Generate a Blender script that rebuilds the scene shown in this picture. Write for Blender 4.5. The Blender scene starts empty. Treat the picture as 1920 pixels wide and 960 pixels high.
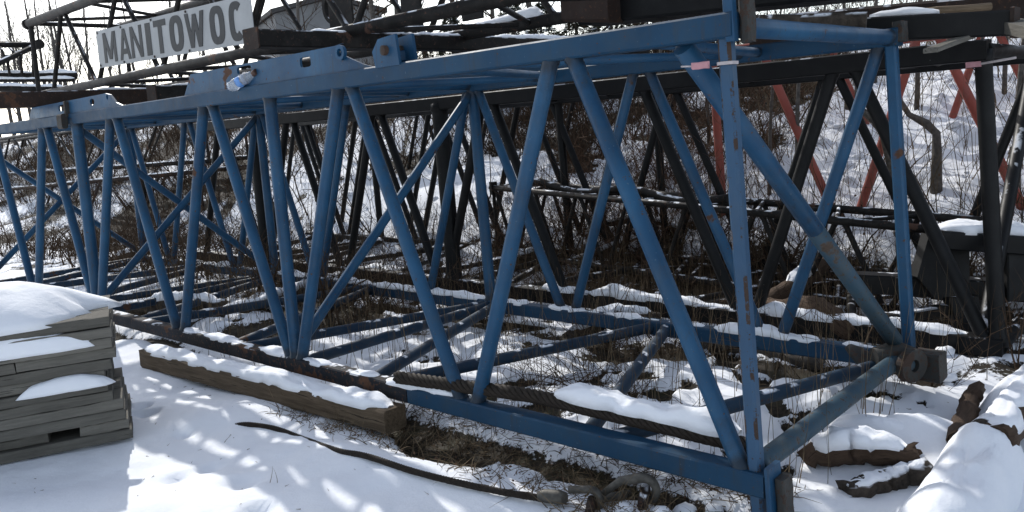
import bpy, math, random
import numpy as np
from mathutils import Vector, Matrix
R = random.Random(7)
NR = np.random.default_rng(11)
scene = bpy.context.scene
COL = scene.collection
V = Vector

# ------------------------------------------------------------------ survey of the yard (metres)
F_PX = 1545.83
CAM = V((0, 0, 1.8562))
M3 = Matrix(((0.99741, -0.07186, 0.0), (-0.01164, -0.16156, 0.98679), (-0.07091, -0.98424, -0.16198)))
P0 = V((1.0161, 3.4447, 0.2))          # near bottom corner of the blue section
L = V((-1.3274, 1.2271, 0)); W = V((1.4185, 1.5083, 0)); U = V((-0.0307, 0.2048, 1.9892))
Lh, Wh, Uh = L.normalized(), W.normalized(), U.normalized()
NL = L.cross(U)
def B(t, w, h): return P0 + L * t + W * w + U * h
def ray(u, v): return M3 @ V(((u - 960) / F_PX, (v - 480) / F_PX, 1))
def at_z(u, v, z=0.0):
    r = ray(u, v); return CAM + r * ((z - CAM.z) / r.z)
def at_d(u, v, d): return CAM + ray(u, v) * d
def at_w(u, v, w):
    r = ray(u, v); p = B(0, w, 0); return CAM + r * ((p - CAM).dot(NL) / r.dot(NL))
def sl(p): d = p - P0; return d.dot(Wh), d.dot(Lh)

# ------------------------------------------------------------------ noise
def _h(ix, iy, s):
    n = (ix * 374761393 + iy * 668265263 + s * 974634577) & 0x7fffffff
    n = ((n ^ (n >> 13)) * 1274126177) & 0x7fffffff
    return ((n ^ (n >> 16)) & 0xffff) / 65535.0
def vnoise(x, y, s=0):
    x = np.asarray(x, float); y = np.asarray(y, float)
    ix = np.floor(x).astype(np.int64); iy = np.floor(y).astype(np.int64)
    fx = x - ix; fy = y - iy
    fx = fx * fx * fx * (fx * (fx * 6 - 15) + 10); fy = fy * fy * fy * (fy * (fy * 6 - 15) + 10)
    a = _h(ix, iy, s); b = _h(ix + 1, iy, s); c = _h(ix, iy + 1, s); d = _h(ix + 1, iy + 1, s)
    return (a + (b - a) * fx) * (1 - fy) + (c + (d - c) * fx) * fy
def fbm(x, y, s=0, o=4):
    r = 0; a = 0.5; t = 0
    for i in range(o):
        r = r + a * vnoise(x * 2 ** i, y * 2 ** i, s + i); t += a; a *= 0.5
    return r / t
def sstep(a, b, x):
    t = np.clip((x - a) / (b - a), 0, 1); return t * t * (3 - 2 * t)

# ------------------------------------------------------------------ ground shape
MOUNDS = []      # (x, y, rx, ry, rot, height)
def mound(u, v, rx, ry, rot, h):
    p = at_z(u, v, 0); MOUNDS.append((p.x, p.y, rx, ry, rot, h))
mound(1660, 830, .32, .22, .3, .13); mound(1800, 860, .28, .42, .2, .18); mound(1600, 780, .30, .20, .5, .06)
mound(1480, 930, .25, .2, 0, .06); mound(1700, 740, .5, .3, .2, .05); mound(1880, 700, .5, .35, 0, .10)
mound(250, 650, .5, .35, .4, .07); mound(420, 770, .7, .3, -.5, .05); mound(640, 850, .5, .2, -.6, .06)
mound(860, 900, .7, .16, -.6, .06); mound(300, 930, .8, .3, 0, .05); mound(1250, 930, .3, .15, -.3, .05)
DENTS = [(at_z(u, v, 0), r, d) for u, v, r, d in ((268, 758, .05, .05), (280, 770, .06, .05), (345, 808, .06, .03), (390, 870, .07, .03),
         (262, 770, .05, .04), (455, 900, .10, .03), (330, 890, .06, .025), (1010, 880, .06, .02), (480, 955, .08, .04))]
CLEAR = [(-1.7, 11.2, 2.2), (-2.6, 13.0, 2.2), (-1.0, 12.6, 1.8), (-0.9, 10.4, 1.4), (4.6, 8.6, 1.7), (5.4, 9.6, 2.2), (3.9, 9.4, 1.3)]
def clear_mask(x, y):
    r = np.zeros_like(np.asarray(x, float))
    for cx_, cy_, cr_ in CLEAR: r = np.maximum(r, 1 - sstep(cr_ * .6, cr_ * 1.15, np.hypot(x - cx_, y - cy_) + (fbm(x * 1.5, y * 1.5, 61, 3) - .5) * 1.2))
    return r
def bare_mask(x, y):
    dx = x - P0.x; dy = y - P0.y
    s = dx * Wh.x + dy * Wh.y; l = dx * Lh.x + dy * Lh.y
    wob = (fbm(x * 2.2, y * 2.2, 5) - .5)
    strip = (1 - sstep(.08, .27, np.abs(s + .09 + wob * .5))) * sstep(.40, .56, fbm(x * 3.1, y * 3.1, 77, 4)) * sstep(-.15, .1, l) * (1 - sstep(2.6, 3.4, l))
    thin = (1 - sstep(.05, .16, np.abs(s - .02 + wob * .2))) * sstep(-.2, .1, l) * .9
    n = fbm(x * 1.3, y * 1.3, 21, 5)
    inside = sstep(.55, .65, n) * sstep(.2, .5, s) * (1 - sstep(4.2, 5, s)) * .85
    n2 = fbm(x * .45, y * .45, 33, 3) * .55 + fbm(x * 1.7, y * 1.7, 41, 4) * .45
    hill = sstep(.46, .60, n2 + .10 * sstep(8, 16, s)) * sstep(3.0, 4.6, s) * .9
    far = sstep(.60, .74, fbm(x * 5, y * 5, 51, 3)) * sstep(1.8, 3, s) * .7
    mid = (1 - sstep(.12, .3, np.abs(s - 2.15 + wob * .5))) * sstep(.3, .6, fbm(x * 2, y * 2, 8)) * sstep(-.3, .2, l) * .8
    clut = sstep(.57, .67, fbm(x * 4.5, y * 4.5, 91, 4)) * sstep(.3, .8, s) * (1 - sstep(4.6, 5.6, s)) * .9
    hill = hill * (1 - .9 * clear_mask(x, y)); far = far * (1 - .8 * clear_mask(x, y))
    out = 1 - (1 - sstep(-.35, -.1, l)) * (1 - sstep(2.2, 2.8, s))
    return np.clip(np.maximum.reduce([strip, thin, inside, hill, far, mid, clut]), 0, 1) * out
def gz_arr(x, y):
    x = np.asarray(x, float); y = np.asarray(y, float)
    dx = x - P0.x; dy = y - P0.y
    s = dx * Wh.x + dy * Wh.y; l = dx * Lh.x + dy * Lh.y
    rise = np.clip(s - 4.3, 0, None)
    top = 3.3 + .5 * (fbm(x * .12, y * .12, 71, 2) - .5)
    hill = top * (1 - np.exp(-(rise ** 1.25) * .155))
    z = hill - .03 + (fbm(x * .55, y * .55, 3, 3) - .5) * (.12 + .35 * sstep(4.5, 8, s)) + (fbm(x * 2.6, y * 2.6, 9, 3) - .5) * (.045 + .12 * sstep(4.5, 7, s))
    z = z + (fbm(x * 9, y * 9, 13, 2) - .5) * .012
    for mx, my, rx, ry, ro, h in MOUNDS:
        ax = x - mx; ay = y - my; c, sn = math.cos(ro), math.sin(ro)
        z = z + h * np.exp(-(((ax * c + ay * sn) / rx) ** 2 + ((-ax * sn + ay * c) / ry) ** 2))
    for p, r, d in DENTS:
        z = z - 1.6 * d * np.exp(-(((x - p.x) ** 2 + (y - p.y) ** 2) / r ** 2) ** 2)
    z = z + (.05 + .10 * sstep(2.5, 6, l)) * sstep(.25, .6, s) * (1 - sstep(1.7, 2.1, s)) * sstep(-.1, .4, l)
    z = z - .075 * bare_mask(x, y)
    return z
def gz(x, y): return float(gz_arr(np.array([x]), np.array([y]))[0])
def on_ground(u, v, dz=0.0, it=6):
    z = 0.0
    for _ in range(it):
        p = at_z(u, v, z); z = .5 * z + .5 * gz(p.x, p.y)
    return V((p.x, p.y, gz(p.x, p.y) + dz))
def hill_hit(u, v):
    r = ray(u, v); k = 3.0
    while k < 60:
        p = CAM + r * k
        if p.z < gz(p.x, p.y): return p
        k += .06
    return None

# ------------------------------------------------------------------ materials
def newmat(name):
    m = bpy.data.materials.new(name); m.use_nodes = True
    nt = m.node_tree; nt.nodes.clear()
    out = nt.nodes.new('ShaderNodeOutputMaterial'); b = nt.nodes.new('ShaderNodeBsdfPrincipled')
    nt.links.new(b.outputs[0], out.inputs[0]); return m, nt, b
def N(nt, typ, **kw):
    n = nt.nodes.new(typ)
    for k, v in kw.items():
        if k.startswith('i_'):
            key = k[2:]; n.inputs[int(key) if key.isdigit() else key].default_value = v
        else: setattr(n, k, v)
    return n
def noise(nt, vec, scale, detail=4, rough=.55):
    n = N(nt, 'ShaderNodeTexNoise'); n.inputs['Scale'].default_value = scale; n.inputs['Detail'].default_value = detail
    n.inputs['Roughness'].default_value = rough
    if vec is not None: nt.links.new(vec, n.inputs['Vector'])
    return n.outputs[0]
def ramp(nt, fac, a, b, c0=(0, 0, 0, 1), c1=(1, 1, 1, 1)):
    r = N(nt, 'ShaderNodeValToRGB'); r.color_ramp.elements[0].position = a; r.color_ramp.elements[1].position = b
    r.color_ramp.elements[0].color = c0; r.color_ramp.elements[1].color = c1
    nt.links.new(fac, r.inputs[0]); return r.outputs[0]
def mix(nt, fac, a, b):
    m = N(nt, 'ShaderNodeMix', data_type='RGBA')
    for sock, val in ((m.inputs[0], fac), (m.inputs[6], a), (m.inputs[7], b)):
        if hasattr(val, 'is_linked') or isinstance(val, bpy.types.NodeSocket): nt.links.new(val, sock)
        else: sock.default_value = val if not isinstance(val, tuple) or len(val) == 4 else (*val, 1)
    return m.outputs[2]
def math_(nt, op, a, b=None, clamp=False):
    m = N(nt, 'ShaderNodeMath', operation=op); m.use_clamp = clamp
    for i, val in enumerate((a, b)):
        if val is None: continue
        if isinstance(val, bpy.types.NodeSocket): nt.links.new(val, m.inputs[i])
        else: m.inputs[i].default_value = val
    return m.outputs[0]
def bump(nt, b, h, st, dist=.02):
    n = N(nt, 'ShaderNodeBump'); n.inputs['Strength'].default_value = st; n.inputs['Distance'].default_value = dist
    nt.links.new(h, n.inputs['Height']); nt.links.new(n.outputs[0], b.inputs['Normal'])
SNOW = (.80, .83, .88)
def snow_on_top(nt, col, vec, lo=.55, amount=.5):
    """thin lying snow wherever a face looks up, broken by noise"""
    g = N(nt, 'ShaderNodeNewGeometry'); sp = N(nt, 'ShaderNodeSeparateXYZ'); nt.links.new(g.outputs['Normal'], sp.inputs[0])
    up = ramp(nt, sp.outputs[2], lo, min(.99, lo + .2))
    n = ramp(nt, noise(nt, vec, 7, 3), amount, amount + .06)
    f = math_(nt, 'MULTIPLY', up, n)
    return mix(nt, f, col, (*SNOW, 1)), f
def paint(name, base, base2, rough=.45, rust=.66, rustcol=(.05, .026, .016), dust=(.16, .15, .14), dusty=.25, snow=None, spec=.4, rust_edge=False, scuff=None, joint=False, streak=False):
    m, nt, b = newmat(name)
    tc = N(nt, 'ShaderNodeTexCoord').outputs['Object']
    oi = N(nt, 'ShaderNodeObjectInfo')
    off = N(nt, 'ShaderNodeVectorMath', operation='ADD'); nt.links.new(tc, off.inputs[0])
    sc = N(nt, 'ShaderNodeVectorMath', operation='SCALE'); sc.inputs[0].default_value = (17, 31, 23); nt.links.new(oi.outputs['Random'], sc.inputs['Scale'])
    nt.links.new(sc.outputs[0], off.inputs[1]); vec = off.outputs[0]
    c = mix(nt, ramp(nt, noise(nt, vec, 2.2, 5), .3, .7), base, base2)
    c = mix(nt, math_(nt, 'MULTIPLY', ramp(nt, noise(nt, vec, 5.5, 6, .7), .48, .75), dusty), c, dust)
    mask = ramp(nt, noise(nt, vec, 38, 5, .65), rust, rust + .025)
    big = ramp(nt, noise(nt, vec, 3.1, 5, .6), rust + .02, rust + .05)
    mk = math_(nt, 'MAXIMUM', mask, big)
    if rust_edge:
        at = N(nt, 'ShaderNodeAttribute', attribute_name='edge')
        e = math_(nt, 'ADD', at.outputs['Fac'], math_(nt, 'MULTIPLY', math_(nt, 'SUBTRACT', noise(nt, vec, 6, 8, .82), .535), 4.2))
        mk = math_(nt, 'MAXIMUM', mk, ramp(nt, e, .93, .98))
    c = mix(nt, mk, c, mix(nt, noise(nt, vec, 60, 2), rustcol, tuple(x * 2.1 for x in rustcol)))
    if streak:   # grime that has run down the steel
        sm = N(nt, 'ShaderNodeVectorMath', operation='MULTIPLY'); nt.links.new(vec, sm.inputs[0]); sm.inputs[1].default_value = (26, 26, 1.6)
        sf = math_(nt, 'MULTIPLY', ramp(nt, noise(nt, sm.outputs[0], 1.0, 5, .7), .54, .70), ramp(nt, noise(nt, vec, 1.7, 3), .42, .6))
        c = mix(nt, math_(nt, 'MULTIPLY', sf, .6), c, (.035, .032, .028, 1))
        fade = ramp(nt, noise(nt, vec, 60, 3, .5), .70, .73); c = mix(nt, math_(nt, 'MULTIPLY', fade, .6), c, (.10, .14, .17, 1))
    if joint:
        at = N(nt, 'ShaderNodeAttribute', attribute_name='edge')
        jf = ramp(nt, math_(nt, 'ADD', at.outputs['Fac'], math_(nt, 'SUBTRACT', noise(nt, vec, 13, 6, .75), .62)), .12, .6)
        c = mix(nt, math_(nt, 'MULTIPLY', jf, .75), c, (.016, .017, .017, 1))
    if scuff is not None:
        c = mix(nt, ramp(nt, noise(nt, vec, 26, 4, .6), scuff, scuff + .02), c, (.32, .33, .34, 1))
    r = math_(nt, 'ADD', math_(nt, 'MULTIPLY', noise(nt, vec, 9, 3), .3), rough - .15)
    r = math_(nt, 'MAXIMUM', r, math_(nt, 'MULTIPLY', mk, .85))
    if snow is not None: c, f = snow_on_top(nt, c, vec, .6, snow)
    nt.links.new(c, b.inputs['Base Color']); nt.links.new(r, b.inputs['Roughness'])
    b.inputs['Specular IOR Level'].default_value = spec
    bump(nt, b, math_(nt, 'ADD', noise(nt, vec, 14, 4), math_(nt, 'MULTIPLY', mk, -.5)), .25, .004)
    return m
def wood(name, a, bcol, rough=.85, snow=None, ring=14.0):
    m, nt, b = newmat(name)
    tc = N(nt, 'ShaderNodeTexCoord').outputs['Generated']; to = N(nt, 'ShaderNodeTexCoord').outputs['Object']
    oi = N(nt, 'ShaderNodeObjectInfo')
    at = N(nt, 'ShaderNodeAttribute', attribute_name='grain')     # vector: along the grain, across, across
    mp = N(nt, 'ShaderNodeVectorMath', operation='MULTIPLY'); nt.links.new(at.outputs['Vector'], mp.inputs[0]); mp.inputs[1].default_value = (1.3, 22, 22)
    ad = N(nt, 'ShaderNodeVectorMath', operation='ADD'); nt.links.new(mp.outputs[0], ad.inputs[0])
    sc = N(nt, 'ShaderNodeVectorMath', operation='SCALE'); sc.inputs[0].default_value = (13, 7, 9); nt.links.new(oi.outputs['Random'], sc.inputs['Scale']); nt.links.new(sc.outputs[0], ad.inputs[1])
    g = noise(nt, ad.outputs[0], 2.2, 6, .65)
    c = mix(nt, ramp(nt, g, .3, .72), a, bcol)
    c = mix(nt, ramp(nt, g, .60, .66), c, tuple(x * .35 for x in a))
    c = mix(nt, math_(nt, 'MULTIPLY', ramp(nt, noise(nt, to, 3.3, 4), .45, .75), .5), c, tuple(x * .45 for x in bcol))
    v = N(nt, 'ShaderNodeHueSaturation'); nt.links.new(c, v.inputs['Color'])
    nt.links.new(math_(nt, 'ADD', math_(nt, 'MULTIPLY', oi.outputs['Random'], .5), .75), v.inputs['Value'])
    c = v.outputs[0]
    if snow is not None: c, f = snow_on_top(nt, c, to, .45, snow)
    nt.links.new(c, b.inputs['Base Color']); b.inputs['Roughness'].default_value = rough; b.inputs['Specular IOR Level'].default_value = .2
    bump(nt, b, g, .8, .012); return m
def simple(name, col, rough=.7, metal=0, var=.3, scale=20, spec=.3, bst=.3, bd=.005, snow=None):
    m, nt, b = newmat(name); tc = N(nt, 'ShaderNodeTexCoord').outputs['Object']
    n = noise(nt, tc, scale, 5, .6)
    c = mix(nt, ramp(nt, n, .3, .7), tuple(x * (1 - var) for x in col), tuple(min(1, x * (1 + var)) for x in col))
    if snow is not None: c, f = snow_on_top(nt, c, tc, .5, snow)
    nt.links.new(c, b.inputs['Base Color']); b.inputs['Roughness'].default_value = rough; b.inputs['Metallic'].default_value = metal
    b.inputs['Specular IOR Level'].default_value = spec
    bump(nt, b, n, bst, bd); return m
def snow_mat(name):
    m, nt, b = newmat(name); tc = N(nt, 'ShaderNodeTexCoord').outputs['Object']
    c = mix(nt, ramp(nt, noise(nt, tc, 3, 4), .35, .7), SNOW, (.86, .88, .91))
    nt.links.new(c, b.inputs['Base Color']); b.inputs['Roughness'].default_value = .75; b.inputs['Specular IOR Level'].default_value = .25
    h = math_(nt, 'ADD', noise(nt, tc, 22, 5, .6), math_(nt, 'MULTIPLY', noise(nt, tc, 140, 2), .25))
    bump(nt, b, h, .35, .012); return m
def ground_mat():
    m, nt, b = newmat('snowy_ground'); tc = N(nt, 'ShaderNodeTexCoord').outputs['Object']
    at = N(nt, 'ShaderNodeAttribute', attribute_name='bare').outputs['Fac']
    fine = noise(nt, tc, 16, 6, .7); fine2 = noise(nt, tc, 55, 3, .6)
    e = math_(nt, 'ADD', at, math_(nt, 'MULTIPLY', math_(nt, 'SUBTRACT', fine, .5), 1.5))
    e = math_(nt, 'ADD', e, math_(nt, 'MULTIPLY', math_(nt, 'SUBTRACT', fine2, .5), .5))
    f = ramp(nt, e, .46, .58)
    litter = mix(nt, ramp(nt, noise(nt, tc, 45, 5, .7), .35, .68), (.008, .007, .005), (.045, .034, .022))
    litter = mix(nt, ramp(nt, noise(nt, tc, 5, 3), .5, .7), litter, (.03, .028, .012, 1))
    snow = mix(nt, ramp(nt, noise(nt, tc, 1.7, 4), .35, .7), SNOW, (.86, .88, .91))
    nt.links.new(mix(nt, f, snow, litter), b.inputs['Base Color'])
    b.inputs['Roughness'].default_value = .8; b.inputs['Specular IOR Level'].default_value = .2
    h = math_(nt, 'ADD', math_(nt, 'MULTIPLY', noise(nt, tc, 12, 6, .6), .7), math_(nt, 'MULTIPLY', noise(nt, tc, 120, 3), math_(nt, 'ADD', math_(nt, 'MULTIPLY', f, .6), .12)))
    h = math_(nt, 'SUBTRACT', h, math_(nt, 'MULTIPLY', f, .8))
    bump(nt, b, h, .5, .02); return m

M_BLUE = paint('blue_paint', (.006, .040, .092), (.019, .084, .168), rough=.42, rust=.645, streak=True, dusty=.45, dust=(.040, .062, .082), spec=.25, joint=True)
M_BLUECHORD = paint('blue_chord_paint', (.0055, .033, .072), (.011, .052, .104), rough=.5, rust=.655, dusty=.55, dust=(.03, .045, .058), spec=.2, streak=True)
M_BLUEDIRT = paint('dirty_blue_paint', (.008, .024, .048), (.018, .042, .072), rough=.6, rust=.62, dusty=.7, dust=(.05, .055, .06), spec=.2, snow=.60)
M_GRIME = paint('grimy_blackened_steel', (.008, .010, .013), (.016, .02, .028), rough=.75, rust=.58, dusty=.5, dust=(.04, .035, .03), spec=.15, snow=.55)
M_BLUEPOST = paint('blue_paint_chipped', (.012, .052, .11), (.02, .07, .14), rough=.5, rust=.655, dusty=.4, dust=(.05, .075, .10), rustcol=(.026, .016, .011), rust_edge=True)
M_BLUEDULL = paint('dull_blue_steel', (.012, .046, .080), (.030, .064, .085), rough=.55, rust=.60, dusty=.7, dust=(.06, .065, .055), rustcol=(.04, .028, .02))
M_RUSTLUG = paint('rusty_lug_steel', (.016, .018, .018), (.03, .03, .027), rough=.7, rust=.54, dusty=.4, dust=(.06, .06, .055), rustcol=(.026, .015, .010))
M_BLACK = paint('black_paint', (.0035, .0038, .0042), (.006, .0065, .007), spec=.2, dust=(.05, .05, .05), rough=.5, rust=.72, rustcol=(.03, .016, .012), dusty=.12, snow=.56, scuff=.735)
M_BLACK2 = paint('old_black_paint', (.007, .0066, .0062), (.012, .0108, .0096), spec=.2, dust=(.06, .055, .05), rough=.6, rust=.62, rustcol=(.05, .028, .02), dusty=.4, snow=.5)
M_RED = paint('faded_red_paint', (.25, .05, .034), (.33, .08, .055), rough=.6, rust=.68, dusty=.35)
M_BROWNSTEEL = paint('rusty_brown_steel', (.020, .014, .012), (.034, .022, .017), rough=.7, rust=.6, dusty=.3, dust=(.07, .065, .06), spec=.2, snow=.52)
M_SIGN = paint('sign_white_metal', (.27, .28, .285), (.34, .35, .355), rough=.45, rust=.78, dusty=.35, dust=(.24, .25, .26))
M_LETTER = simple('sign_letter_paint', (.018, .019, .021), .5, var=.35)
M_ROPE = simple('dirty_wire_rope', (.026, .020, .015), .75, var=.5, scale=60, metal=.2)
M_SHACKLE = simple('weathered_forged_steel', (.085, .08, .07), .6, var=.4, scale=30, metal=.3)
M_PLANK = wood('grey_weathered_plank', (.105, .100, .086), (.185, .175, .152))
M_TIMBER = wood('brown_weathered_timber', (.055, .038, .023), (.20, .15, .10))
M_BARK = simple('log_bark', (.045, .036, .028), .9, var=.6, scale=18, bst=1, bd=.03, snow=.50)
M_ROTTEN = wood('rotten_brown_wood', (.045, .029, .019), (.10, .066, .045))
M_TRUNK = simple('sapling_bark', (.095, .085, .075), .85, var=.45, scale=22, bst=.6, bd=.01)
M_TWIG = simple('dead_twigs', (.058, .039, .026), .9, var=.6, scale=9, bst=0, spec=.08)
M_REDTWIG = simple('reddish_briar_stems', (.10, .060, .040), .85, var=.7, scale=6, bst=0, spec=.1)
M_FARTWIG = simple('grey_far_branches', (.10, .09, .082), .9, var=.3, scale=5, bst=0)
M_STALK = simple('dry_stalks', (.125, .093, .058), .9, var=.6, scale=7, bst=0, spec=.1)
M_LEAF = simple('dead_leaves', (.085, .046, .026), .8, var=.6, scale=5, bst=0)
M_NEEDLE = simple('dark_evergreen', (.035, .04, .022), .8, var=.5, scale=3, bst=0, snow=.55)
M_SNOW = snow_mat('lying_snow')
M_GROUND = ground_mat()
M_WALL = simple('grey_shed_cladding', (.20, .205, .21), .7, var=.1, scale=4)
M_ROOF = simple('dark_shed_roof', (.06, .058, .058), .7, var=.3)
M_WHITE = simple('white_strap_webbing', (.42, .38, .38), .7, var=.15)
M_PINK = simple('faded_pink_tag', (.42, .22, .24), .6, var=.15)
def bottle_mat():
    m, nt, b = newmat('clear_bottle_plastic'); b.inputs['Base Color'].default_value = (.85, .9, .95, 1)
    b.inputs['Roughness'].default_value = .12; b.inputs['Transmission Weight'].default_value = .75; b.inputs['IOR'].default_value = 1.3
    bump(nt, b, noise(nt, N(nt, 'ShaderNodeTexCoord').outputs['Object'], 40, 3), .5, .004); return m
M_BOTTLE = bottle_mat()
M_LABEL = simple('blue_bottle_label', (.12, .27, .58), .5, var=.2, scale=40)
M_CAP = simple('dark_bottle_neck', (.07, .04, .03), .5)

# ------------------------------------------------------------------ mesh builder
class MB:
    def __init__(s): s.v = []; s.f = []; s.sm = []; s.grain = []; s.edge = []
    def add(s, vs, fs, smooth=False, grain=None, edge=None):
        o = len(s.v); s.v += [tuple(x) for x in vs]; s.f += [tuple(i + o for i in f) for f in fs]; s.sm += [smooth] * len(fs) if isinstance(smooth, bool) else smooth
        s.grain += [tuple(g) for g in grain] if grain else [(0, 0, 0)] * len(vs)
        s.edge += list(edge) if edge else [0.0] * len(vs)
        return s
    def tube(s, pts, rad, n=14, cap=True, flat=1.0, wob=0.0, twist=0.0):
        pts = [V(p) for p in pts]; m = len(pts)
        rad = [rad] * m if not hasattr(rad, '__len__') else rad
        d0 = (pts[1] - pts[0]).normalized(); ref = V((0, 0, 1)) if abs(d0.z) < .9 else V((1, 0, 0))
        vs, fs, sm, gr = [], [], [], []; acc = 0
        for i, p in enumerate(pts):
            d = (pts[min(i + 1, m - 1)] - pts[max(i - 1, 0)]).normalized()
            a = (ref - d * ref.dot(d)).normalized(); b = d.cross(a); ref = a
            if i: acc += (p - pts[i - 1]).length
            for k in range(n):
                th = 2 * math.pi * k / n + twist * i; r = rad[i] * (1 + (R.uniform(-wob, wob) if wob else 0))
                vs.append(p + a * (math.cos(th) * r) * flat + b * (math.sin(th) * r)); gr.append((acc, math.cos(th) * r, math.sin(th) * r))
        for i in range(m - 1):
            for k in range(n):
                k2 = (k + 1) % n; fs.append((i * n + k, i * n + k2, (i + 1) * n + k2, (i + 1) * n + k)); sm.append(True)
        if cap: fs.append(tuple(range(n - 1, -1, -1))); fs.append(tuple(range((m - 1) * n, m * n))); sm += [False, False]
        return s.add(vs, fs, sm, gr)
    def beam(s, p, q, a, b, ch=.008, segs=1, jit=0.0, edge=False):
        """straight bar from p to q; a, b = half-extent vectors of its section; ch = corner chamfer"""
        p, q, a, b = V(p), V(q), V(a), V(b); la, lb = a.length, b.length
        ca, cb = 1 - min(ch / la, .45), 1 - min(ch / lb, .45)
        sec = [(1, -cb), (1, cb), (ca, 1), (-ca, 1), (-1, cb), (-1, -cb), (-ca, -1), (ca, -1)]
        if edge:   # extra vertices beside the corners carry a wear mask
            sec = []
            for (sx, sy) in ((1, -1), (1, 1), (-1, 1), (-1, -1)):
                pass
            sec = [(1, -cb), (1, -.45), (1, .45), (1, cb), (ca, 1), (.45, 1), (-.45, 1), (-ca, 1), (-1, cb), (-1, .45), (-1, -.45), (-1, -cb), (-ca, -1), (-.45, -1), (.45, -1), (ca, -1)]
        n = len(sec); vs, gr, ed = [], [], []; ln = (q - p).length
        for i in range(segs + 1):
            c = p.lerp(q, i / segs)
            for (x, y) in sec:
                j = V((R.uniform(-jit, jit), R.uniform(-jit, jit), R.uniform(-jit, jit))) if jit else V()
                vs.append(c + a * x + b * y + j); gr.append((ln * i / segs, x * la, y * lb))
                ed.append(1.0 if (edge and abs(x) > .5 and abs(y) > .5) else 0.0)
        fs = []
        for i in range(segs):
            for k in range(n):
                k2 = (k + 1) % n; fs.append((i * n + k, i * n + k2, (i + 1) * n + k2, (i + 1) * n + k))
        fs.append(tuple(range(n - 1, -1, -1))); fs.append(tuple(range(segs * n, segs * n + n)))
        return s.add(vs, fs, False, gr, ed)
    def plate(s, pts, thick, holes=()):
        """flat polygon (list of points in one plane) with thickness vector; holes = list of point loops"""
        pts = [V(p) for p in pts]; th = V(thick); n = len(pts)
        if not holes:
            vs = pts + [p + th for p in pts]
            fs = [tuple(range(n)), tuple(range(2 * n - 1, n - 1, -1))] + [(i, i + n, (i + 1) % n + n, (i + 1) % n) for i in range(n)]
            return s.add(vs, fs)
        import bmesh
        bm = bmesh.new(); loops = [pts] + [[V(p) for p in h] for h in holes]; es = []
        for lp in loops:
            bv = [bm.verts.new(p) for p in lp]
            es += [bm.edges.new((bv[i], bv[(i + 1) % len(bv)])) for i in range(len(bv))]
        bmesh.ops.triangle_fill(bm, use_beauty=True, use_dissolve=False, edges=es, normal=th.normalized())
        bm.verts.index_update(); vs = [v.co.copy() for v in bm.verts]; fs = [tuple(v.index for v in f.verts) for f in bm.faces]; bm.free()
        m = len(vs); allf = fs + [tuple(i + m for i in reversed(f)) for f in fs]; k = 0
        for lp in loops:
            c = len(lp); allf += [(k + i, k + (i + 1) % c, k + (i + 1) % c + m, k + i + m) for i in range(c)]; k += c
        return s.add(vs + [p + th for p in vs], allf)
    def blob(s, c, r, squash=.6, seed=0, nu=10, nv=6):
        c = V(c); vs = [c + V((0, 0, r * squash))]; fs = []
        for i in range(1, nv):
            ph = math.pi * i / nv
            for k in range(nu):
                th = 2 * math.pi * k / nu; rr = r * (1 + R.uniform(-.16, .16))
                vs.append(c + V((rr * math.sin(ph) * math.cos(th), rr * math.sin(ph) * math.sin(th), rr * squash * math.cos(ph))))
        vs.append(c - V((0, 0, r * squash))); e = len(vs) - 1
        for k in range(nu):
            fs.append((0, 1 + k, 1 + (k + 1) % nu)); fs.append((e, e - nu + (k + 1) % nu, e - nu + k))
        for i in range(nv - 2):
            for k in range(nu):
                a = 1 + i * nu; fs.append((a + k, a + nu + k, a + nu + (k + 1) % nu, a + (k + 1) % nu))
        return s.add(vs, fs, True)
    def build(s, name, mat, parent=None, origin=None):
        if origin is None: origin = parent_origin(parent) if parent else V((sum(v[0] for v in s.v) / len(s.v), sum(v[1] for v in s.v) / len(s.v), min(v[2] for v in s.v)))
        me = bpy.data.meshes.new(name); ox, oy, oz = origin
        me.from_pydata([(x - ox, y - oy, z - oz) for x, y, z in s.v], [], s.f)
        me.polygons.foreach_set('use_smooth', s.sm)
        if any(g != (0, 0, 0) for g in s.grain[:4]):
            a = me.attributes.new('grain', 'FLOAT_VECTOR', 'POINT'); a.data.foreach_set('vector', [c for g in s.grain for c in g])
        if any(s.edge):
            a = me.attributes.new('edge', 'FLOAT', 'POINT'); a.data.foreach_set('value', s.edge)
        me.materials.append(mat); o = bpy.data.objects.new(name, me); COL.objects.link(o)
        if parent: o.parent = parent; o.location = V(origin) - parent_origin(parent)
        else: o.location = origin
        return o
ORG = {}
def parent_origin(p):
    r = V((0, 0, 0))
    while p is not None: r = r + V(p.location); p = p.parent
    return r
def thing(name, label, cat, loc, group=None):
    o = bpy.data.objects.new(name, None); COL.objects.link(o); o.location = loc; o.empty_display_size = .2
    o['label'] = label; o['category'] = cat
    if group: o['group'] = group
    return o
def tag(o, label, cat, group=None, kind=None):
    o['label'] = label; o['category'] = cat
    if group: o['group'] = group
    if kind: o['kind'] = kind
    return o
def big_mesh(name, verts, faces_flat, nper, mat, smooth=False, loc=(0, 0, 0)):
    me = bpy.data.meshes.new(name); nf = len(faces_flat) // nper
    me.vertices.add(len(verts)); me.vertices.foreach_set('co', np.asarray(verts, np.float32).ravel())
    me.loops.add(len(faces_flat)); me.loops.foreach_set('vertex_index', np.asarray(faces_flat, np.int32))
    me.polygons.add(nf); me.polygons.foreach_set('loop_start', np.arange(0, nf * nper, nper, dtype=np.int32))
    me.polygons.foreach_set('use_smooth', np.full(nf, smooth)); me.update(calc_edges=True); me.validate()
    me.materials.append(mat); o = bpy.data.objects.new(name, me); COL.objects.link(o); o.location = loc; return o

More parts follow.
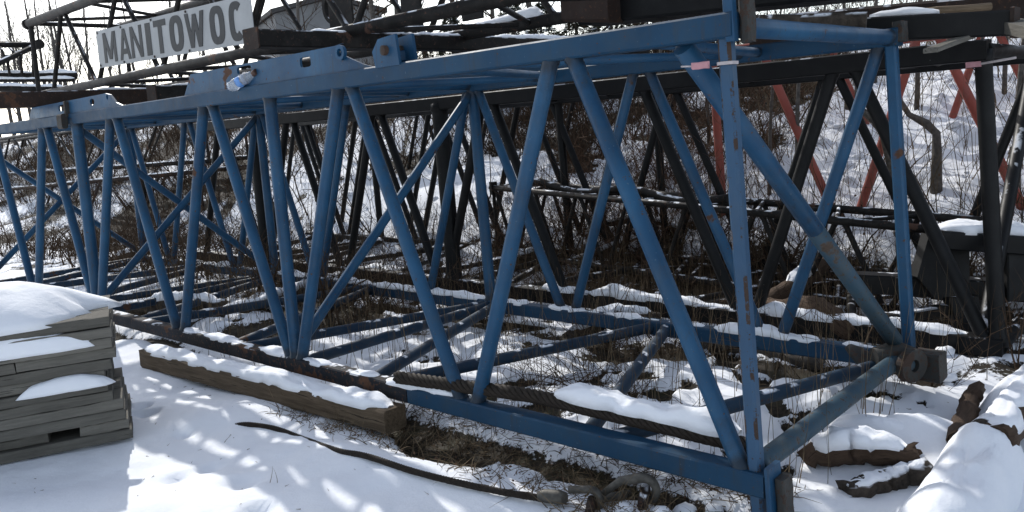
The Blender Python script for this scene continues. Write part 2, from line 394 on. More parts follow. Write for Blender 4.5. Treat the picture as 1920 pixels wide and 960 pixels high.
def snow_strip(path, hw, th, seed, n=None, gap=.0, droop=.012, jit=.10):
    """a lying bank of snow along the top of a bar; path = top centreline"""
    path = [V(p) for p in path]; dense = []
    step = .032
    for a, b in zip(path[:-1], path[1:]):
        k = max(1, int((b - a).length / step))
        dense += [a.lerp(b, i / k) for i in range(k)]
    dense.append(path[-1]); mb = MB(); m = len(dense); K = 11; th *= .8; vs = []; fs = []
    for i, p in enumerate(dense):
        d = (dense[min(i + 1, m - 1)] - dense[max(i - 1, 0)]).normalized()
        sd = V((-d.y, d.x, 0)); sd = sd.normalized() if sd.length > .01 else V((1, 0, 0))
        t = i / (m - 1); endf = min(1, min(i, m - 1 - i) / 6.0 + .03); endf = math.sqrt(max(0, 1 - (1 - endf) ** 2))
        nz = float(fbm(np.array(i * step * 2.6 + seed * 9.1), np.array(seed * 3.3), seed, 5)) * 1.06 - .04
        f = max(0, (nz - gap)) / (1 - gap) * 1.6
        wl = 1 + (float(fbm(np.array(i * step * 7.0), np.array(seed + .5), 2, 3)) - .55) * .8; wr = 1 + (float(fbm(np.array(i * step * 7.0), np.array(seed + 7.5), 3, 3)) - .55) * .8; wl, wr = min(wl, 1.08), min(wr, 1.08)
        shrink = min(1, f * 3)
        for k in range(K):
            u = -1 + 2 * k / (K - 1); wd = hw * (wl if u < 0 else wr) * (.2 + .8 * endf) * shrink
            prof = max(0, 1 - abs(u) ** 3.4) ** .5
            z = th * endf * f * prof * (1 + (float(vnoise(np.array(i * step * 9), np.array(k * .9 + seed), 5)) - .5) * .5 + R.uniform(-jit, jit)) - droop * abs(u) ** 5 - (.03 if f < .02 else 0)
            vs.append(p + sd * (u * wd) + V((0, 0, z)))
    for i in range(m - 1):
        for k in range(K - 1): a = i * K + k; fs.append((a, a + 1, a + K + 1, a + K))
        fs.append((i * K, (i + 1) * K, (i + 1) * K + K - 1, i * K + K - 1))
    fs.append(tuple(range(K))); fs.append(tuple(range((m - 1) * K + K - 1, (m - 1) * K - 1, -1)))
    mb.add(vs, fs, True); return mb

# ------------------------------------------------------------------ camera, sun, sky
cd = bpy.data.cameras.new('camera'); cam = bpy.data.objects.new('camera', cd); COL.objects.link(cam); scene.camera = cam
cx, cy, cz = (M3 @ V(v) for v in ((1, 0, 0), (0, -1, 0), (0, 0, -1)))
cam.matrix_world = Matrix(((cx.x, cy.x, cz.x, CAM.x), (cx.y, cy.y, cz.y, CAM.y), (cx.z, cy.z, cz.z, CAM.z), (0, 0, 0, 1)))
cd.sensor_width = 36; cd.lens = 36 * F_PX / 1920; cd.clip_start = .05; cd.clip_end = 2000
SUN_AZ, SUN_EL = math.radians(-24), math.radians(36)
sd = V((math.sin(SUN_AZ) * math.cos(SUN_EL), math.cos(SUN_AZ) * math.cos(SUN_EL), math.sin(SUN_EL)))
sun = bpy.data.objects.new('sun', bpy.data.lights.new('sun', 'SUN')); COL.objects.link(sun)
sun.rotation_euler = sd.to_track_quat('Z', 'Y').to_euler(); sun.location = sd * 30
sun.data.energy = 2.5; sun.data.angle = math.radians(.6); sun.data.color = (1, .96, .90)
world = bpy.data.worlds.new('World'); scene.world = world; world.use_nodes = True
wn = world.node_tree; wn.nodes.clear()
bg = N(wn, 'ShaderNodeBackground'); wo = N(wn, 'ShaderNodeOutputWorld'); sky = N(wn, 'ShaderNodeTexSky', sky_type='NISHITA')
sky.sun_disc = False; sky.sun_elevation = SUN_EL; sky.sun_rotation = SUN_AZ; sky.air_density = 1.0; sky.dust_density = 1.2; sky.ozone_density = 1.0
bg.inputs['Strength'].default_value = .15
hs = N(wn, 'ShaderNodeHueSaturation'); hs.inputs['Saturation'].default_value = .55; wn.links.new(sky.outputs[0], hs.inputs['Color'])
wn.links.new(hs.outputs[0], bg.inputs[0]); wn.links.new(bg.outputs[0], wo.inputs[0])
vs_ = scene.view_settings; vs_.view_transform = 'Standard'; vs_.look = 'None'; vs_.gamma = 1; vs_.exposure = 0.60; vs_.use_curve_mapping = False
scene.render.engine = 'CYCLES'; scene.cycles.max_bounces = 6; scene.cycles.use_denoising = True

# ------------------------------------------------------------------ ground sheet
def axis(lo, hi, step, far):
    a = list(np.arange(lo, hi + 1e-6, step)); s = step; x = hi
    while x < far: s *= 1.18; x += s; a.append(x)
    s = step; x = lo; pre = []
    while x > -far: s *= 1.18; x -= s; pre.append(x)
    return np.array(pre[::-1] + a)
gx = axis(-5.2, 6.2, .042, 600); gy = axis(3.0, 13.0, .042, 600)
GX, GY = np.meshgrid(gx, gy); GZ = gz_arr(GX, GY)
vv = np.stack([GX, GY, GZ], -1).reshape(-1, 3); nx, ny = len(gx), len(gy)
ii = (np.arange(ny - 1)[:, None] * nx + np.arange(nx - 1)[None, :]).ravel()
ff = np.stack([ii, ii + 1, ii + nx + 1, ii + nx], -1).ravel()
g = big_mesh('ground', vv, ff, 4, M_GROUND, True)
a = g.data.attributes.new('bare', 'FLOAT', 'POINT'); a.data.foreach_set('value', bare_mask(GX, GY).ravel().astype(np.float32))
tag(g, 'snow covered yard floor rising to a brushy snowy bank behind the booms', 'ground', kind='structure')

# ------------------------------------------------------------------ lattice booms
class Boom:
    def __init__(s, name, label, cat, mat, frame, r=.0425, rc=.055, round_chord=False, group=None, n=14):
        """frame(t, a, b): t along, a = 0 near face 1 far face, b = 0 bottom 1 top"""
        s.fr = frame; s.mat = mat; s.r = r; s.rc = rc; s.round = round_chord; s.n = n
        s.root = thing(name, label, cat, frame(0, .5, 0), group)
    def bar(s, name, p, q, r=None, mat=None, square=False, label=None):
        r = r or s.r; mb = MB()
        if square:
            d = (q - p).normalized(); a = (Wh - d * Wh.dot(d)).normalized(); b = d.cross(a)
            mb.beam(p, q, a * r, b * r, .012, segs=8, edge=(mat is M_BLUEPOST))
        else:
            ln = (q - p).length; dd = (q - p).normalized(); e0 = s.rc * 1.12; ds = [0, e0, e0 + .012, e0 + .07, ln * .33, ln * .67, ln - e0 - .07, ln - e0 - .012, ln - e0, ln]
            if ln > .6:
                mb.tube([p + dd * x for x in ds], [r * 1.13, r * 1.13] + [r] * 6 + [r * 1.13, r * 1.13], s.n)
                for i, w_ in enumerate((1, 1, .8, .35, 0, 0, .35, .8, 1, 1)): mb.edge[i * s.n:(i + 1) * s.n] = [w_] * s.n
            else: mb.tube([p, q], r, s.n)
        o = mb.build(name, mat or s.mat, s.root)
        if label: o['label'] = label
        return o
    def chord(s, a, b, t0, t1, mat=None, rc=None):
        p, q = s.fr(t0, a, b), s.fr(t1, a, b); rc = rc or s.rc; mb = MB()
        if s.round: mb.tube([p, q], rc, 20)
        else:
            d = (q - p).normalized(); x = (Wh - d * Wh.dot(d)).normalized(); z = d.cross(x)
            mb.beam(p, q, x * rc, z * rc, .009, segs=6)
        return mb.build('chord', mat or s.mat, s.root)
    def zig(s, ts, start, face, gap=.03, r=None, name='brace', skip=(), mat=None):
        """zigzag through nodes ts; start = level (0/1) of the first; face: ('near',), ('far',), ('top',), ('bottom',)"""
        lev = start
        for i in range(len(ts) - 1):
            t0, t1 = ts[i], ts[i + 1]; sg = 1 if t1 > t0 else -1
            f = {'near': lambda t, l: s.fr(t, 0, l), 'far': lambda t, l: s.fr(t, 1, l), 'top': lambda t, l: s.fr(t, l, 1), 'bottom': lambda t, l: s.fr(t, l, 0)}[face]
            if i not in skip: s.bar(name, f(t0 + gap * sg, lev), f(t1 - gap * sg, 1 - lev), r, mat)
            lev = 1 - lev

# --- the blue section ---
bl = Boom('lattice_boom', 'bright blue lattice boom section with lug plates, nearest and largest in the yard', 'crane boom', M_BLUE, lambda t, a, b: B(t, a, b), .043, .054)
for a in (0, 1):
    if a: bl.chord(a, 0, -.03, 6.03, M_BLUECHORD)
    bl.chord(a, 1, -.03, 6.03, M_BLUECHORD)
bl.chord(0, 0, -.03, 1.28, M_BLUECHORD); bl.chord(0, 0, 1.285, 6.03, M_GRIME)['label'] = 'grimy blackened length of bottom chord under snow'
half = [i * .5 for i in range(13)]
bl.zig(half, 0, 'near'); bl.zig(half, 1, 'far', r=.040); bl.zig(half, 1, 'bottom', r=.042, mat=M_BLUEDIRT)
bl.zig([.25] + [i * .5 for i in range(1, 13)], 0, 'top', r=.030)
for t in (2, 4, 6):
    bl.bar('post', B(t, 0, 0), B(t, 0, 1), .046 if t != 4 else .055); bl.bar('post', B(t, 1, 0), B(t, 1, 1), .05)
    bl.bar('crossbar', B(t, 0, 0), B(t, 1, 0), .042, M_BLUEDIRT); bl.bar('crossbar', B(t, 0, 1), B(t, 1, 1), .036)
    bl.bar('cross_brace', B(t + .01, 0, .04), B(t + .01, 1, .97), .038)
    if t > 2: bl.bar('cross_brace', B(t + .05, 0, .97), B(t + .05, 1, .04), .038)
bl.bar('end_post', B(0, 0, -.12), B(0, 0, 1.02), .031, M_BLUEPOST, True, 'near end post with paint chipped off along its edge')
bl.bar('end_post', B(0, 1, 0), B(0, 1, 1.02), .034, None, True)
bl.bar('crossbar', B(0, 0, 1.0), B(0, 1, 1.0), .046); bl.bar('crossbar', B(.015, 0.02, .02), B(.015, .95, .02), .05, M_BLUEDULL)
pm = B(.13, .02, .97).lerp(B(.02, .93, .08), .55); mb = MB(); mb.tube([B(.13, .02, .97), pm], .05, 16); mb.build('end_brace', M_BLUE, bl.root); mb = MB(); mb.tube([pm, B(.02, .93, .08)], .0498, 16); mb.build('end_brace', M_BLUEDULL, bl.root)['label'] = 'lower half of the end brace weathered to dull green grey'
# end lugs: rusty forked plates on the corners
def fork(root, c, dirv, mat=M_RUSTLUG, sc=1.0, name='end_lug'):
    dirv = dirv.normalized(); side = Wh; up = dirv.cross(side).normalized(); mb = MB()
    for o in (-.042, .018):
        base = c + side * o * sc; pts = []
        prof = [(-.10, -.075), (.04, -.075)] + [(.055 + .072 * math.cos(x), .075 * math.sin(x)) for x in np.linspace(-1.3, 1.3, 9)] + [(.04, .075), (-.10, .075)]
        pts = [base + dirv * x * sc + up * y * sc for x, y in prof]
        hole = [base + dirv * (.06 + .03 * math.cos(x)) * sc + up * .03 * math.sin(x) * sc for x in np.linspace(0, 2 * math.pi, 13)[:-1]]
        mb.plate(pts, side * .026 * sc, [hole])
    return mb.build(name, mat, root)

mb = MB(); mb.beam(B(-.022, -.012, .965), B(-.022, -.012, 1.075), Wh * .022, Lh * .022, .004, segs=3); mb.build('end_plate', M_BLUE, bl.root)
mb = MB(); mb.beam(B(-.048, .018, .962), B(-.048, .018, 1.07), Wh * .034, Lh * .024, .01, segs=5, jit=.004); mb.build('end_lug', M_RUSTLUG, bl.root)
mb = MB(); mb.beam(B(-.03, 1.0, .985), B(-.03, 1.0, 1.045), Wh * .045, Lh * .035, .012, segs=4, jit=.004); mb.build('end_lug', M_RUSTLUG, bl.root)
mb = MB(); mb.tube([B(.07, .88, .035), B(.02, .93, .04), B(-.03, .985, .01)], [.055, .08, .07], 16, wob=.06); mb.build('corner_casting', M_RUSTLUG, bl.root)
mb = MB(); mb.beam(B(-.02, 1.0, -.005), B(-.105, 1.0, -.005), Wh * .075, Uh * .085, .012, segs=3, jit=.003); mb.build('end_block', M_RUSTLUG, bl.root)
mb = MB(); c = B(-.03, .90, .02); ax1 = (Wh * .92 - Lh * .25).normalized(); n1 = (-Lh * .85 - Wh * .3).normalized(); ax1 = (ax1 - n1 * ax1.dot(n1)).normalized(); ax2 = n1.cross(ax1)
def ringp(r, k, e=1.0): return [c + ax1 * r * math.cos(x) * e + ax2 * r * math.sin(x) for x in np.linspace(0, 2 * math.pi, k + 1)[:-1]]
mb.plate(ringp(.10, 30, 1.15), n1 * .05, [ringp(.038, 20)]); mb.build('pivot_eye', M_RUSTLUG, bl.root)
mb = MB(); mb.tube([c - n1 * .015, c + n1 * .03], .03, 16); mb.build('pivot_pin', M_BLUEDULL, bl.root)
mb = MB(); mb.beam(B(-.042, 0, -.135), B(-.042, 0, .045), Wh * .06, Lh * .012, .004, segs=3); mb.build('end_plate', M_BLUE, bl.root)
mb = MB(); mb.beam(B(-.062, .012, -.14), B(-.062, .012, .02), Wh * .045, Lh * .022, .008, segs=5, jit=.003); mb.build('end_lug', M_RUSTLUG, bl.root)
# lug plates on the near and far top chords
def arc(c, r, a0, a1, n): return [(c[0] + r[0] * math.cos(x), c[1] + r[1] * math.sin(x)) for x in np.linspace(a0, a1, n)]
def hole(t, h, rt, rh, sq=False):
    if sq:
        o = []
        for sx, sy, a0 in ((1, 1, 0), (-1, 1, math.pi / 2), (-1, -1, math.pi), (1, -1, 1.5 * math.pi)):
            o += arc((t + sx * rt * .6, h + sy * rh * .4), (rt * .4, rh * .6), a0, a0 + math.pi / 2, 4)
        return o
    return arc((t, h), (rt, rh), 0, 2 * math.pi * 15 / 16, 16)
def lug_plate(root, w, outline, holes, th=.018):
    mb = MB(); mb.plate([B(t, w, h) for t, h in outline], Wh * th, [[B(t, w, h) for t, h in hl] for hl in holes]); return mb.build('lug_plate', M_BLUE, root)
o1 = [(2.69, 1.0), (2.59, 1.108), (1.51, 1.112)] + arc((1.465, 1.088), (.03, .028), math.pi * .5, 0, 5) + [(1.405, 1.056), (1.36, 1.04), (1.28, 1.022), (1.24, 1.0)]
h1 = [hole(2.135, 1.088, .055, .014, True), hole(1.70, 1.077, .035, .017, True), hole(1.468, 1.086, .013, .014)]
o2 = [(4.74, .985), (4.62, 1.09), (3.52, 1.095), (3.46, 1.085), (3.40, 1.045), (3.28, 1.015), (3.22, .99)]
h2 = [hole(4.13, 1.062, .055, .016, True), hole(3.70, 1.066, .03, .016), hole(3.50, 1.077, .012, .013)]
for w in (-.018, 1.018):
    lug_plate(bl.root, w, o1, h1); lug_plate(bl.root, w, o2, h2)
mb = MB()   # raised rough weld line where plate meets chord, and eye boss
for (a, b_) in ((2.62, 1.28), (4.0, 3.3)):
    pts = [B(a + (b_ - a) * i / 60, -.021, 1.006 + R.uniform(-.0022, .0022)) for i in range(61)]; mb.tube(pts, .0045, 6)
mb.build('weld_seam', M_BLUEDULL, bl.root)
mb = MB(); c = B(1.468, -.03, 1.086)
mb.plate([c + Lh * .048 * math.cos(x) + Uh * .048 * math.sin(x) for x in np.linspace(0, 2 * math.pi, 25)[:-1]], Wh * .024, [[c + Lh * .026 * math.cos(x) + Uh * .026 * math.sin(x) for x in np.linspace(0, 2 * math.pi, 17)[:-1]]])
mb.build('eye_boss', M_BLUE, bl.root)
mb = MB()   # upright forked bracket standing on the chord
for o in (.0, .05):
    mb.plate([B(1.275 - o * .35, -.03 + o, 1.02), B(1.285 - o * .35, -.03 + o, 1.07), B(1.25 - o * .35, -.03 + o, 1.105), B(1.16 - o * .35, -.03 + o, 1.112), B(1.15 - o * .35, -.03 + o, 1.02)], Wh * .02)
mb.beam(B(1.215, -.02, 1.05), B(1.20, .025, 1.05), Lh * .035, Uh * .035, .01); mb.build('bracket', M_BLUE, bl.root)
mb = MB(); mb.tube([B(1.215, -.042, 1.068), B(1.20, .04, 1.068)], .03, 14); mb.build('bracket_pin', M_RUSTLUG, bl.root)
mb = MB(); mb.beam(B(4.10, -.045, .99), B(4.03, -.045, .99), Wh * .03, Uh * .075, .015); mb.beam(B(4.04, -.03, 1.05), B(4.02, -.03, 1.05), Wh * .02, Uh * .08, .005)
mb.build('splice_clamp', M_RUSTLUG, bl.root)
mb = snow_strip([B(2.95, 0, .055 / 2.0 + .0), B(2.0, 0, .028), B(1.05, 0, .028)], .06, .05, 3, gap=.3); mb.build('snow_cap', M_SNOW, bl.root)
mb = snow_strip([B(5.2, 1, .028), B(3.5, 1, .028), B(.6, 1, .028), B(.12, 1, .028)], .065, .075, 5, gap=.36); mb.build('snow_cap', M_SNOW, bl.root)

# --- black section right behind ---
def fk(t, a, b): return B(t - .17, 1.386 + a * .98, -.035 + b * .985)
bk = Boom('lattice_boom', 'black lattice boom section standing directly behind the blue one', 'crane boom', M_BLACK, fk, .047, .068)
for a in (0, 1):
    for b in (0, 1): bk.chord(a, b, -.02, 6.1)
kh = [i * .5 for i in range(13)]
bk.zig(kh, 0, 'near', .035); bk.zig(kh, 1, 'far', .03, r=.043); bk.zig(kh, 1, 'bottom', r=.036); bk.zig(kh, 0, 'top', r=.03)
for t in (2.9, 5):
    bk.bar('post', fk(t, 0, 0), fk(t, 0, 1), .085); bk.bar('post', fk(t, 1, 0), fk(t, 1, 1), .05); bk.bar('crossbar', fk(t, 0, 1), fk(t, 1, 1), .04); bk.bar('crossbar', fk(t, 0, 0), fk(t, 1, 0), .04)
bk.bar('end_post', fk(0, 0, 0), fk(0, 0, 1), .053); bk.bar('end_post', fk(0, 1, 0), fk(0, 1, 1), .05)
bk.bar('crossbar', fk(0, 0, 1), fk(0, 1, 1), .05); bk.bar('crossbar', fk(0, 0, 0), fk(0, 1, 0), .05); bk.bar('end_brace', fk(.05, 0, .02), fk(.05, 1, .98), .048)
snow_strip([fk(2.2, 0, .035), fk(1, 0, .035), fk(.1, 0, .035)], .075, .10, 8, gap=.2).build('snow_cap', M_SNOW, bk.root)

def fk2(t, a, b): return B(t, 2.52 + a * .8, .0 + b * 1.0)
b2 = Boom('lattice_boom', 'second black lattice boom section, farther back behind the first black one at centre left', 'crane boom', M_BLACK, fk2, .04, .06)
for a in (0, 1):
    for b in (0, 1): b2.chord(a, b, 2.05, 7.5)
k2 = [2.2 + i * .5 for i in range(11)]
b2.zig(k2, 1, 'near', .035); b2.zig([x + .2 for x in k2], 1, 'far', .03, r=.035)
for a in (0, 1): b2.bar('end_post', fk2(2.06, a, 0), fk2(2.06, a, 1), .045)
# --- faded red section farther back on the bank ---
def fd(t, a, b): return B(t - .05, 2.72 + a * .7, .12 + b * 1.02)
rd = Boom('lattice_boom', 'faded red lattice boom section lying on the bank behind the black one', 'crane boom', M_RED, fd, .046, .055)
for a in (0, 1):
    for b in (0, 1): rd.chord(a, b, -.4, 1.85)
rh_ = [-.5 + i * .5 for i in range(5)]
rd.zig(rh_, 1, 'near', .035); rd.zig([x - .12 for x in rh_], 1, 'far', .035, r=.04); rd.zig(rh_[:5], 0, 'bottom', r=.035)
for t in (1.8,): rd.bar('post', fd(t, 0, 0), fd(t, 0, 1), .05)

# --- small black jib lying inside ---
ja, jb = at_d(925, 352, 11.0), at_d(1760, 432, 6.45); jb = V((jb.x, jb.y, jb.z))
JL = (jb - ja); Jn = V((-JL.y, JL.x, 0)).normalized()
def fj(t, a, b): return ja + JL * t + Jn * (a * .62) - V((0, 0, 1)) * ((1 - b) * (.86 - .18 * t))
jj = Boom('lattice_jib', 'small black lattice jib lying low on the ground behind the blue boom', 'crane jib', M_BLACK2, fj, .024, .036, True)
for a in (0, 1):
    for b in (0, 1): jj.chord(a, b, -.01, 1.02)
jt = [i / 14 for i in range(15)]
jj.zig(jt, 1, 'near', .006); jj.zig(jt, 0, 'far', .006); jj.zig(jt, 0, 'top', .006, r=.02); jj.zig(jt, 0, 'bottom', .006, r=.02)
for a in (0, 1): jj.bar('end_post', fj(0, a, 0), fj(0, a, 1), .024)
jj.bar('crossbar', fj(0, 0, 1), fj(0, 1, 1), .024); jj.bar('crossbar', fj(0, 0, .0), fj(0, 1, 0), .024)
mb = MB(); mb.beam(ja + V((0, 0, -.09)), ja + V((0, 0, .08)), JL.normalized() * .03, Jn * .05); mb.build('end_plate', M_BLACK2, jj.root)
mb = MB(); p, q = fj(.04, .3, 1.06), fj(.62, .45, 1.05)
mb.tube([p.lerp(q, i / 12) + V((0, 0, .05 * math.sin(i * 1.1))) for i in range(13)], .05, 10); o = mb.build('pendant_bar', M_BLACK2, jj.root)

# --- raised old section on top, carrying the sign ---
def fe(t, a, b): return B(t, .35 + a * .59, 1.222 + b * .475)
ee = Boom('lattice_boom', 'old dark tubular lattice boom lying on top of the others with a white sign', 'crane boom', M_BLACK2, fe, .027, .052, True)
for a in (0, 1):
    for b in (0, 1): ee.chord(a, b, -.45, 5.78 if b else 5.74, rc=.056 if b else .05)
et = [5.65 - .55 * i for i in range(12)]
ee.zig([5.1, 5.45], 1, 'near', .02); ee.zig([5.1 - .45 * i for i in range(13)], 1, 'near', .02); ee.zig([5.4 - .45 * i for i in range(13)], 1, 'far', .02)
ee.zig([5.6 - .45 * i for i in range(13)], 0, 'top', .02, r=.022); ee.zig([5.6 - .45 * i for i in range(13)], 0, 'bottom', .02, r=.022)
for a in (0, 1): ee.bar('end_post', fe(5.72, a, 0), fe(5.72, a, 1), .03)
ee.bar('crossbar', fe(5.74, 0, 1), fe(5.74, 1, 1), .03); ee.bar('crossbar', fe(5.72, 0, 0), fe(5.72, 1, 0), .03)
for a in (0, 1):
    mb = MB(); mb.tube([fe(5.8, a, 1), fe(5.76, a, 1)], .068, 20); mb.build('end_collar', M_BLACK2, ee.root)
for (t, wd) in ((2.42, .17), (1.9, .12), (1.52, .11)):   # broad diaphragm plates
    mb = MB(); p, q = fe(t, .45, 0), fe(t, .45, 1); mb.beam(p, q, Lh * wd, Wh * .012, .004); mb.build('diaphragm_plate', M_BLACK2, ee.root)
mb = MB(); c = fe(2.62, .6, .42); mb.plate([c + Lh * .17 * math.cos(x) + Uh * .17 * math.sin(x) for x in np.linspace(0, 2 * math.pi, 33)[:-1]], Wh * .05, [[c + Lh * .13 * math.cos(x) + Uh * .13 * math.sin(x) for x in np.linspace(0, 2 * math.pi, 25)[:-1]]])
mb.build('sheave_ring', M_BLACK2, ee.root)
snow_strip([fe(1.95, 1, .055), fe(1.7, 1, .055), fe(1.45, 1, .055)], .06, .09, 17).build('snow_cap', M_SNOW, ee.root)

# --- the sign ---
def S2(x, y, o=0.0):   # x 0..1 along the sign from its left end, y 0..1 up
    t = 4.505 + (2.665 - 4.505) * x; h0 = 1.297 + (1.252 - 1.297) * x; return B(t, .318, h0 + .208 * y) - Wh * o
sg = thing('sign', 'white metal sign lettered in dark capitals, fixed on the upper boom', 'sign', S2(.5, 0))
mb = MB(); mb.plate([S2(0, 0), S2(1, 0), S2(1, 1), S2(0, 1)], Wh * .006); mb.build('panel', M_SIGN, sg)
for x, y in ((.012, .06), (.012, .94), (.2, .95), (.2, .05), (.42, .95), (.42, .05), (.645, .95), (.645, .05), (.985, .95)):
    mb = MB(); mb.tube([S2(x, y, -.001), S2(x, y, .008)], .013, 10); mb.build('bolt', M_RUSTLUG, sg)
# letters as strokes in a cell of 1 x 1
def stroke(a, b, w): return ('s', a, b, w)
LT = {'M': [((.0, 0), (.0, 1), .23), ((1, 0), (1, 1), .23), ((.02, 1), (.5, .1), .24), ((.98, 1), (.5, .1), .24)],
      'A': [((.02, 0), (.5, 1), .24), ((.98, 0), (.5, 1), .24), ((.2, .27), (.8, .27), .15)],
      'N': [((0, 0), (0, 1), .27), ((1, 0), (1, 1), .27), ((.02, 1), (.98, 0), .27)],
      'I': [((.5, 0), (.5, 1), .95)], 'T': [((.5, 0), (.5, 1), .34), ((-.1, .915), (1.1, .915), .17)],
      'W': [((0, 1), (.25, 0), .2), ((.25, 0), (.5, .95), .2), ((.5, .95), (.75, 0), .2), ((.75, 0), (1, 1), .2)]}
xs = []   # letter spans in sign x from the photograph
for u0, u1, ch in ((195, 214, 'M'), (224, 241, 'A'), (247, 264, 'N'), (274, 283, 'I'), (292, 311, 'T'), (320, 344, 'O'), (353, 383, 'W'), (397, 423, 'O'), (434, 459, 'C')):
    def sx(u):
        p = at_w(u, 75, .318) - P0; h = p.z / U.z; p = p - U * h; t = p.dot(L) / L.length_squared; return (t - 4.505) / (2.665 - 4.505)
    xs.append((sx(u0), sx(u1), ch))
for x0, x1, ch in xs:
    y0, y1 = .10, .90; mb = MB(); wdt = x1 - x0
    P = lambda a, b, o=.004: S2(x0 + a * wdt, y0 + b * (y1 - y0), o)
    if ch in 'OC':
        n = 40; rx, ry = .5 + .03, .5 + .03; tx, ty = .36, .21
        if ch == 'O': angs = np.linspace(0, 2 * math.pi, n + 1)
        else: angs = np.linspace(math.radians(48), math.radians(312), n + 1)
        def sup(c): return math.copysign(abs(c) ** .72, c)
        outer = [(.5 + rx * sup(math.cos(x)), .5 + ry * sup(math.sin(x))) for x in angs]; inner = [(.5 + (rx - tx) * sup(math.cos(x)), .5 + (ry - ty) * sup(math.sin(x))) for x in angs]
        for i in range(n):
            mb.plate([P(*outer[i]), P(*outer[i + 1]), P(*inner[i + 1]), P(*inner[i])], Wh * .003)
    else:
        for j, (a, b, w) in enumerate(LT[ch]):
            w *= 1.12
            o = .004 + .0006 * j
            if abs(a[1] - b[1]) < 1e-6: q = [(a[0], a[1] - w / 2), (b[0], b[1] - w / 2), (b[0], b[1] + w / 2), (a[0], a[1] + w / 2)]
            else: q = [(a[0] - w / 2, a[1]), (a[0] + w / 2, a[1]), (b[0] + w / 2, b[1]), (b[0] - w / 2, b[1])]
            mb.plate([P(x, y, o) for x, y in q], Wh * .003)
    mb.build('letter', M_LETTER, sg)

# --- dunnage beams laid crosswise on the lug plates, other pieces on top ---
def dunnage(t, w0, w1, h, hw, hh, mat, label, seed, name='steel_beam', cat='beam', snow=(.1, .9), dirv=None):
    p, q = B(t, w0, h), B(t, w1, h); r_ = thing(name, label, cat, p)
    mb = MB(); mb.beam(p, q, Lh * hw, V((0, 0, hh)), .01, segs=8); mb.build('bar', mat, r_)
    mb = MB(); mb.beam(p + Wh * .001, p - Wh * .012, Lh * (hw + .012), V((0, 0, hh + .012)), .006); mb.build('end_plate', M_BROWNSTEEL, r_)
    if snow: snow_strip([p.lerp(q, snow[0]) + V((0, 0, hh)), p.lerp(q, (snow[0] + snow[1]) / 2) + V((0, 0, hh)), p.lerp(q, snow[1]) + V((0, 0, hh))], hw * .9, .05, seed, gap=.15).build('snow_cap', M_SNOW, r_)
    return r_
dunnage(1.99, -.05, 2.35, 1.185, .085, .062, M_BLACK2, 'dark square beam laid across the boom tops, its end under the sign', 4)
dunnage(4.62, -.33, 2.2, 1.135, .10, .085, M_BROWNSTEEL, 'dull grey brown beam laid across the boom tops at the left edge', 6, snow=(.25, .7))
dunnage(3.72, .28, 2.2, 1.10, .09, .075, M_BLACK2, 'dark snow topped beam between the two blue lug plates', 9, snow=(.05, .6))
gd = thing('box_girder', 'black box girder with a brown end plate lying over the boom tops', 'girder', B(.6, .8, 1.15))
mb = MB(); mb.beam(B(1.19, .95, 1.34), B(-.02, .95, 1.285), Wh * .17, V((0, 0, .33)), .02, segs=4); mb.build('box', M_BLACK, gd)
mb = MB(); mb.beam(B(1.205, .84, 1.36), B(.97, .84, 1.33), Wh * .10, V((0, 0, .345)), .02); mb.build('end_plate', M_BROWNSTEEL, gd)
mb = MB(); mb.tube([B(.55, .72, 1.085), B(.02, .86, 1.045)], [.07, .055], 14, wob=.05); mb.build('crosswise_log', M_BARK, None); tag(bpy.data.objects['crosswise_log'], 'dark bark covered log lying on the blue end crossbar', 'log')
kb = thing('steel_beam', 'short black beam reaching from the far blue corner to the black post', 'beam', B(0, 1.2, 1.03))
mb = MB(); mb.beam(B(.16, 1.12, 1.045), B(-.31, 1.2, 1.015), Wh * .06, V((0, 0, .075)), .01); mb.build('bar', M_BLACK, kb)
mb = MB(); mb.beam(B(-.312, 1.2, 1.015), B(-.325, 1.2, 1.015), Wh * .075, V((0, 0, .09)), .006); mb.build('end_plate', M_BROWNSTEEL, kb)
snow_strip([B(.12, 1.14, 1.085), B(-.1, 1.17, 1.075)], .05, .04, 22).build('snow_cap', M_SNOW, kb)
rb = MB(); rb.beam(B(.9, 1.75, 1.13), B(-.9, 1.75, 1.05), Wh * .12, V((0, 0, .14)), .02, segs=4); tag(rb.build('rusty_channel', M_BROWNSTEEL), 'rust brown channel lying behind the black beam at top right', 'beam')
def pole(u0, v0, u1, v1, w0, w1, r, label, mat, name='wooden_pole', cat='pole', beam=None):
    p, q = at_w(u0, v0, w0), at_w(u1, v1, w1); mb = MB()
    if beam:
        d = (q - p).normalized(); a = d.cross(V((0, 0, 1))).normalized(); mb.beam(p, q, a * beam[0], d.cross(a) * beam[1], .003, segs=3, jit=.002)
    else: mb.tube([p, p.lerp(q, .35) + V((0, 0, .01)), p.lerp(q, .7), q], [r, r * 1.05, r * .95, r * .85], 10)
    return tag(mb.build(name, mat), label, cat)
pole(1745, 95, 1832, 62, .98, 1.25, .03, 'grey plank hanging slanted under the short black beam', M_PLANK, 'wooden_plank', 'plank', (.045, .014))
pole(1700, 30, 1858, 12, 1.35, 1.5, .03, 'tan wooden pole lying on the beams at top right', M_TIMBER)
pole(1685, 28, 1745, 20, 1.2, 1.4, .02, 'short bent pale stick with snow at top right', M_TRUNK, 'stick', 'stick')
pole(1866, 42, 1960, 62, 1.36, 1.0, .03, 'grey board slanting out of frame right of the black post', M_PLANK, 'wooden_plank', 'plank', (.07, .035))

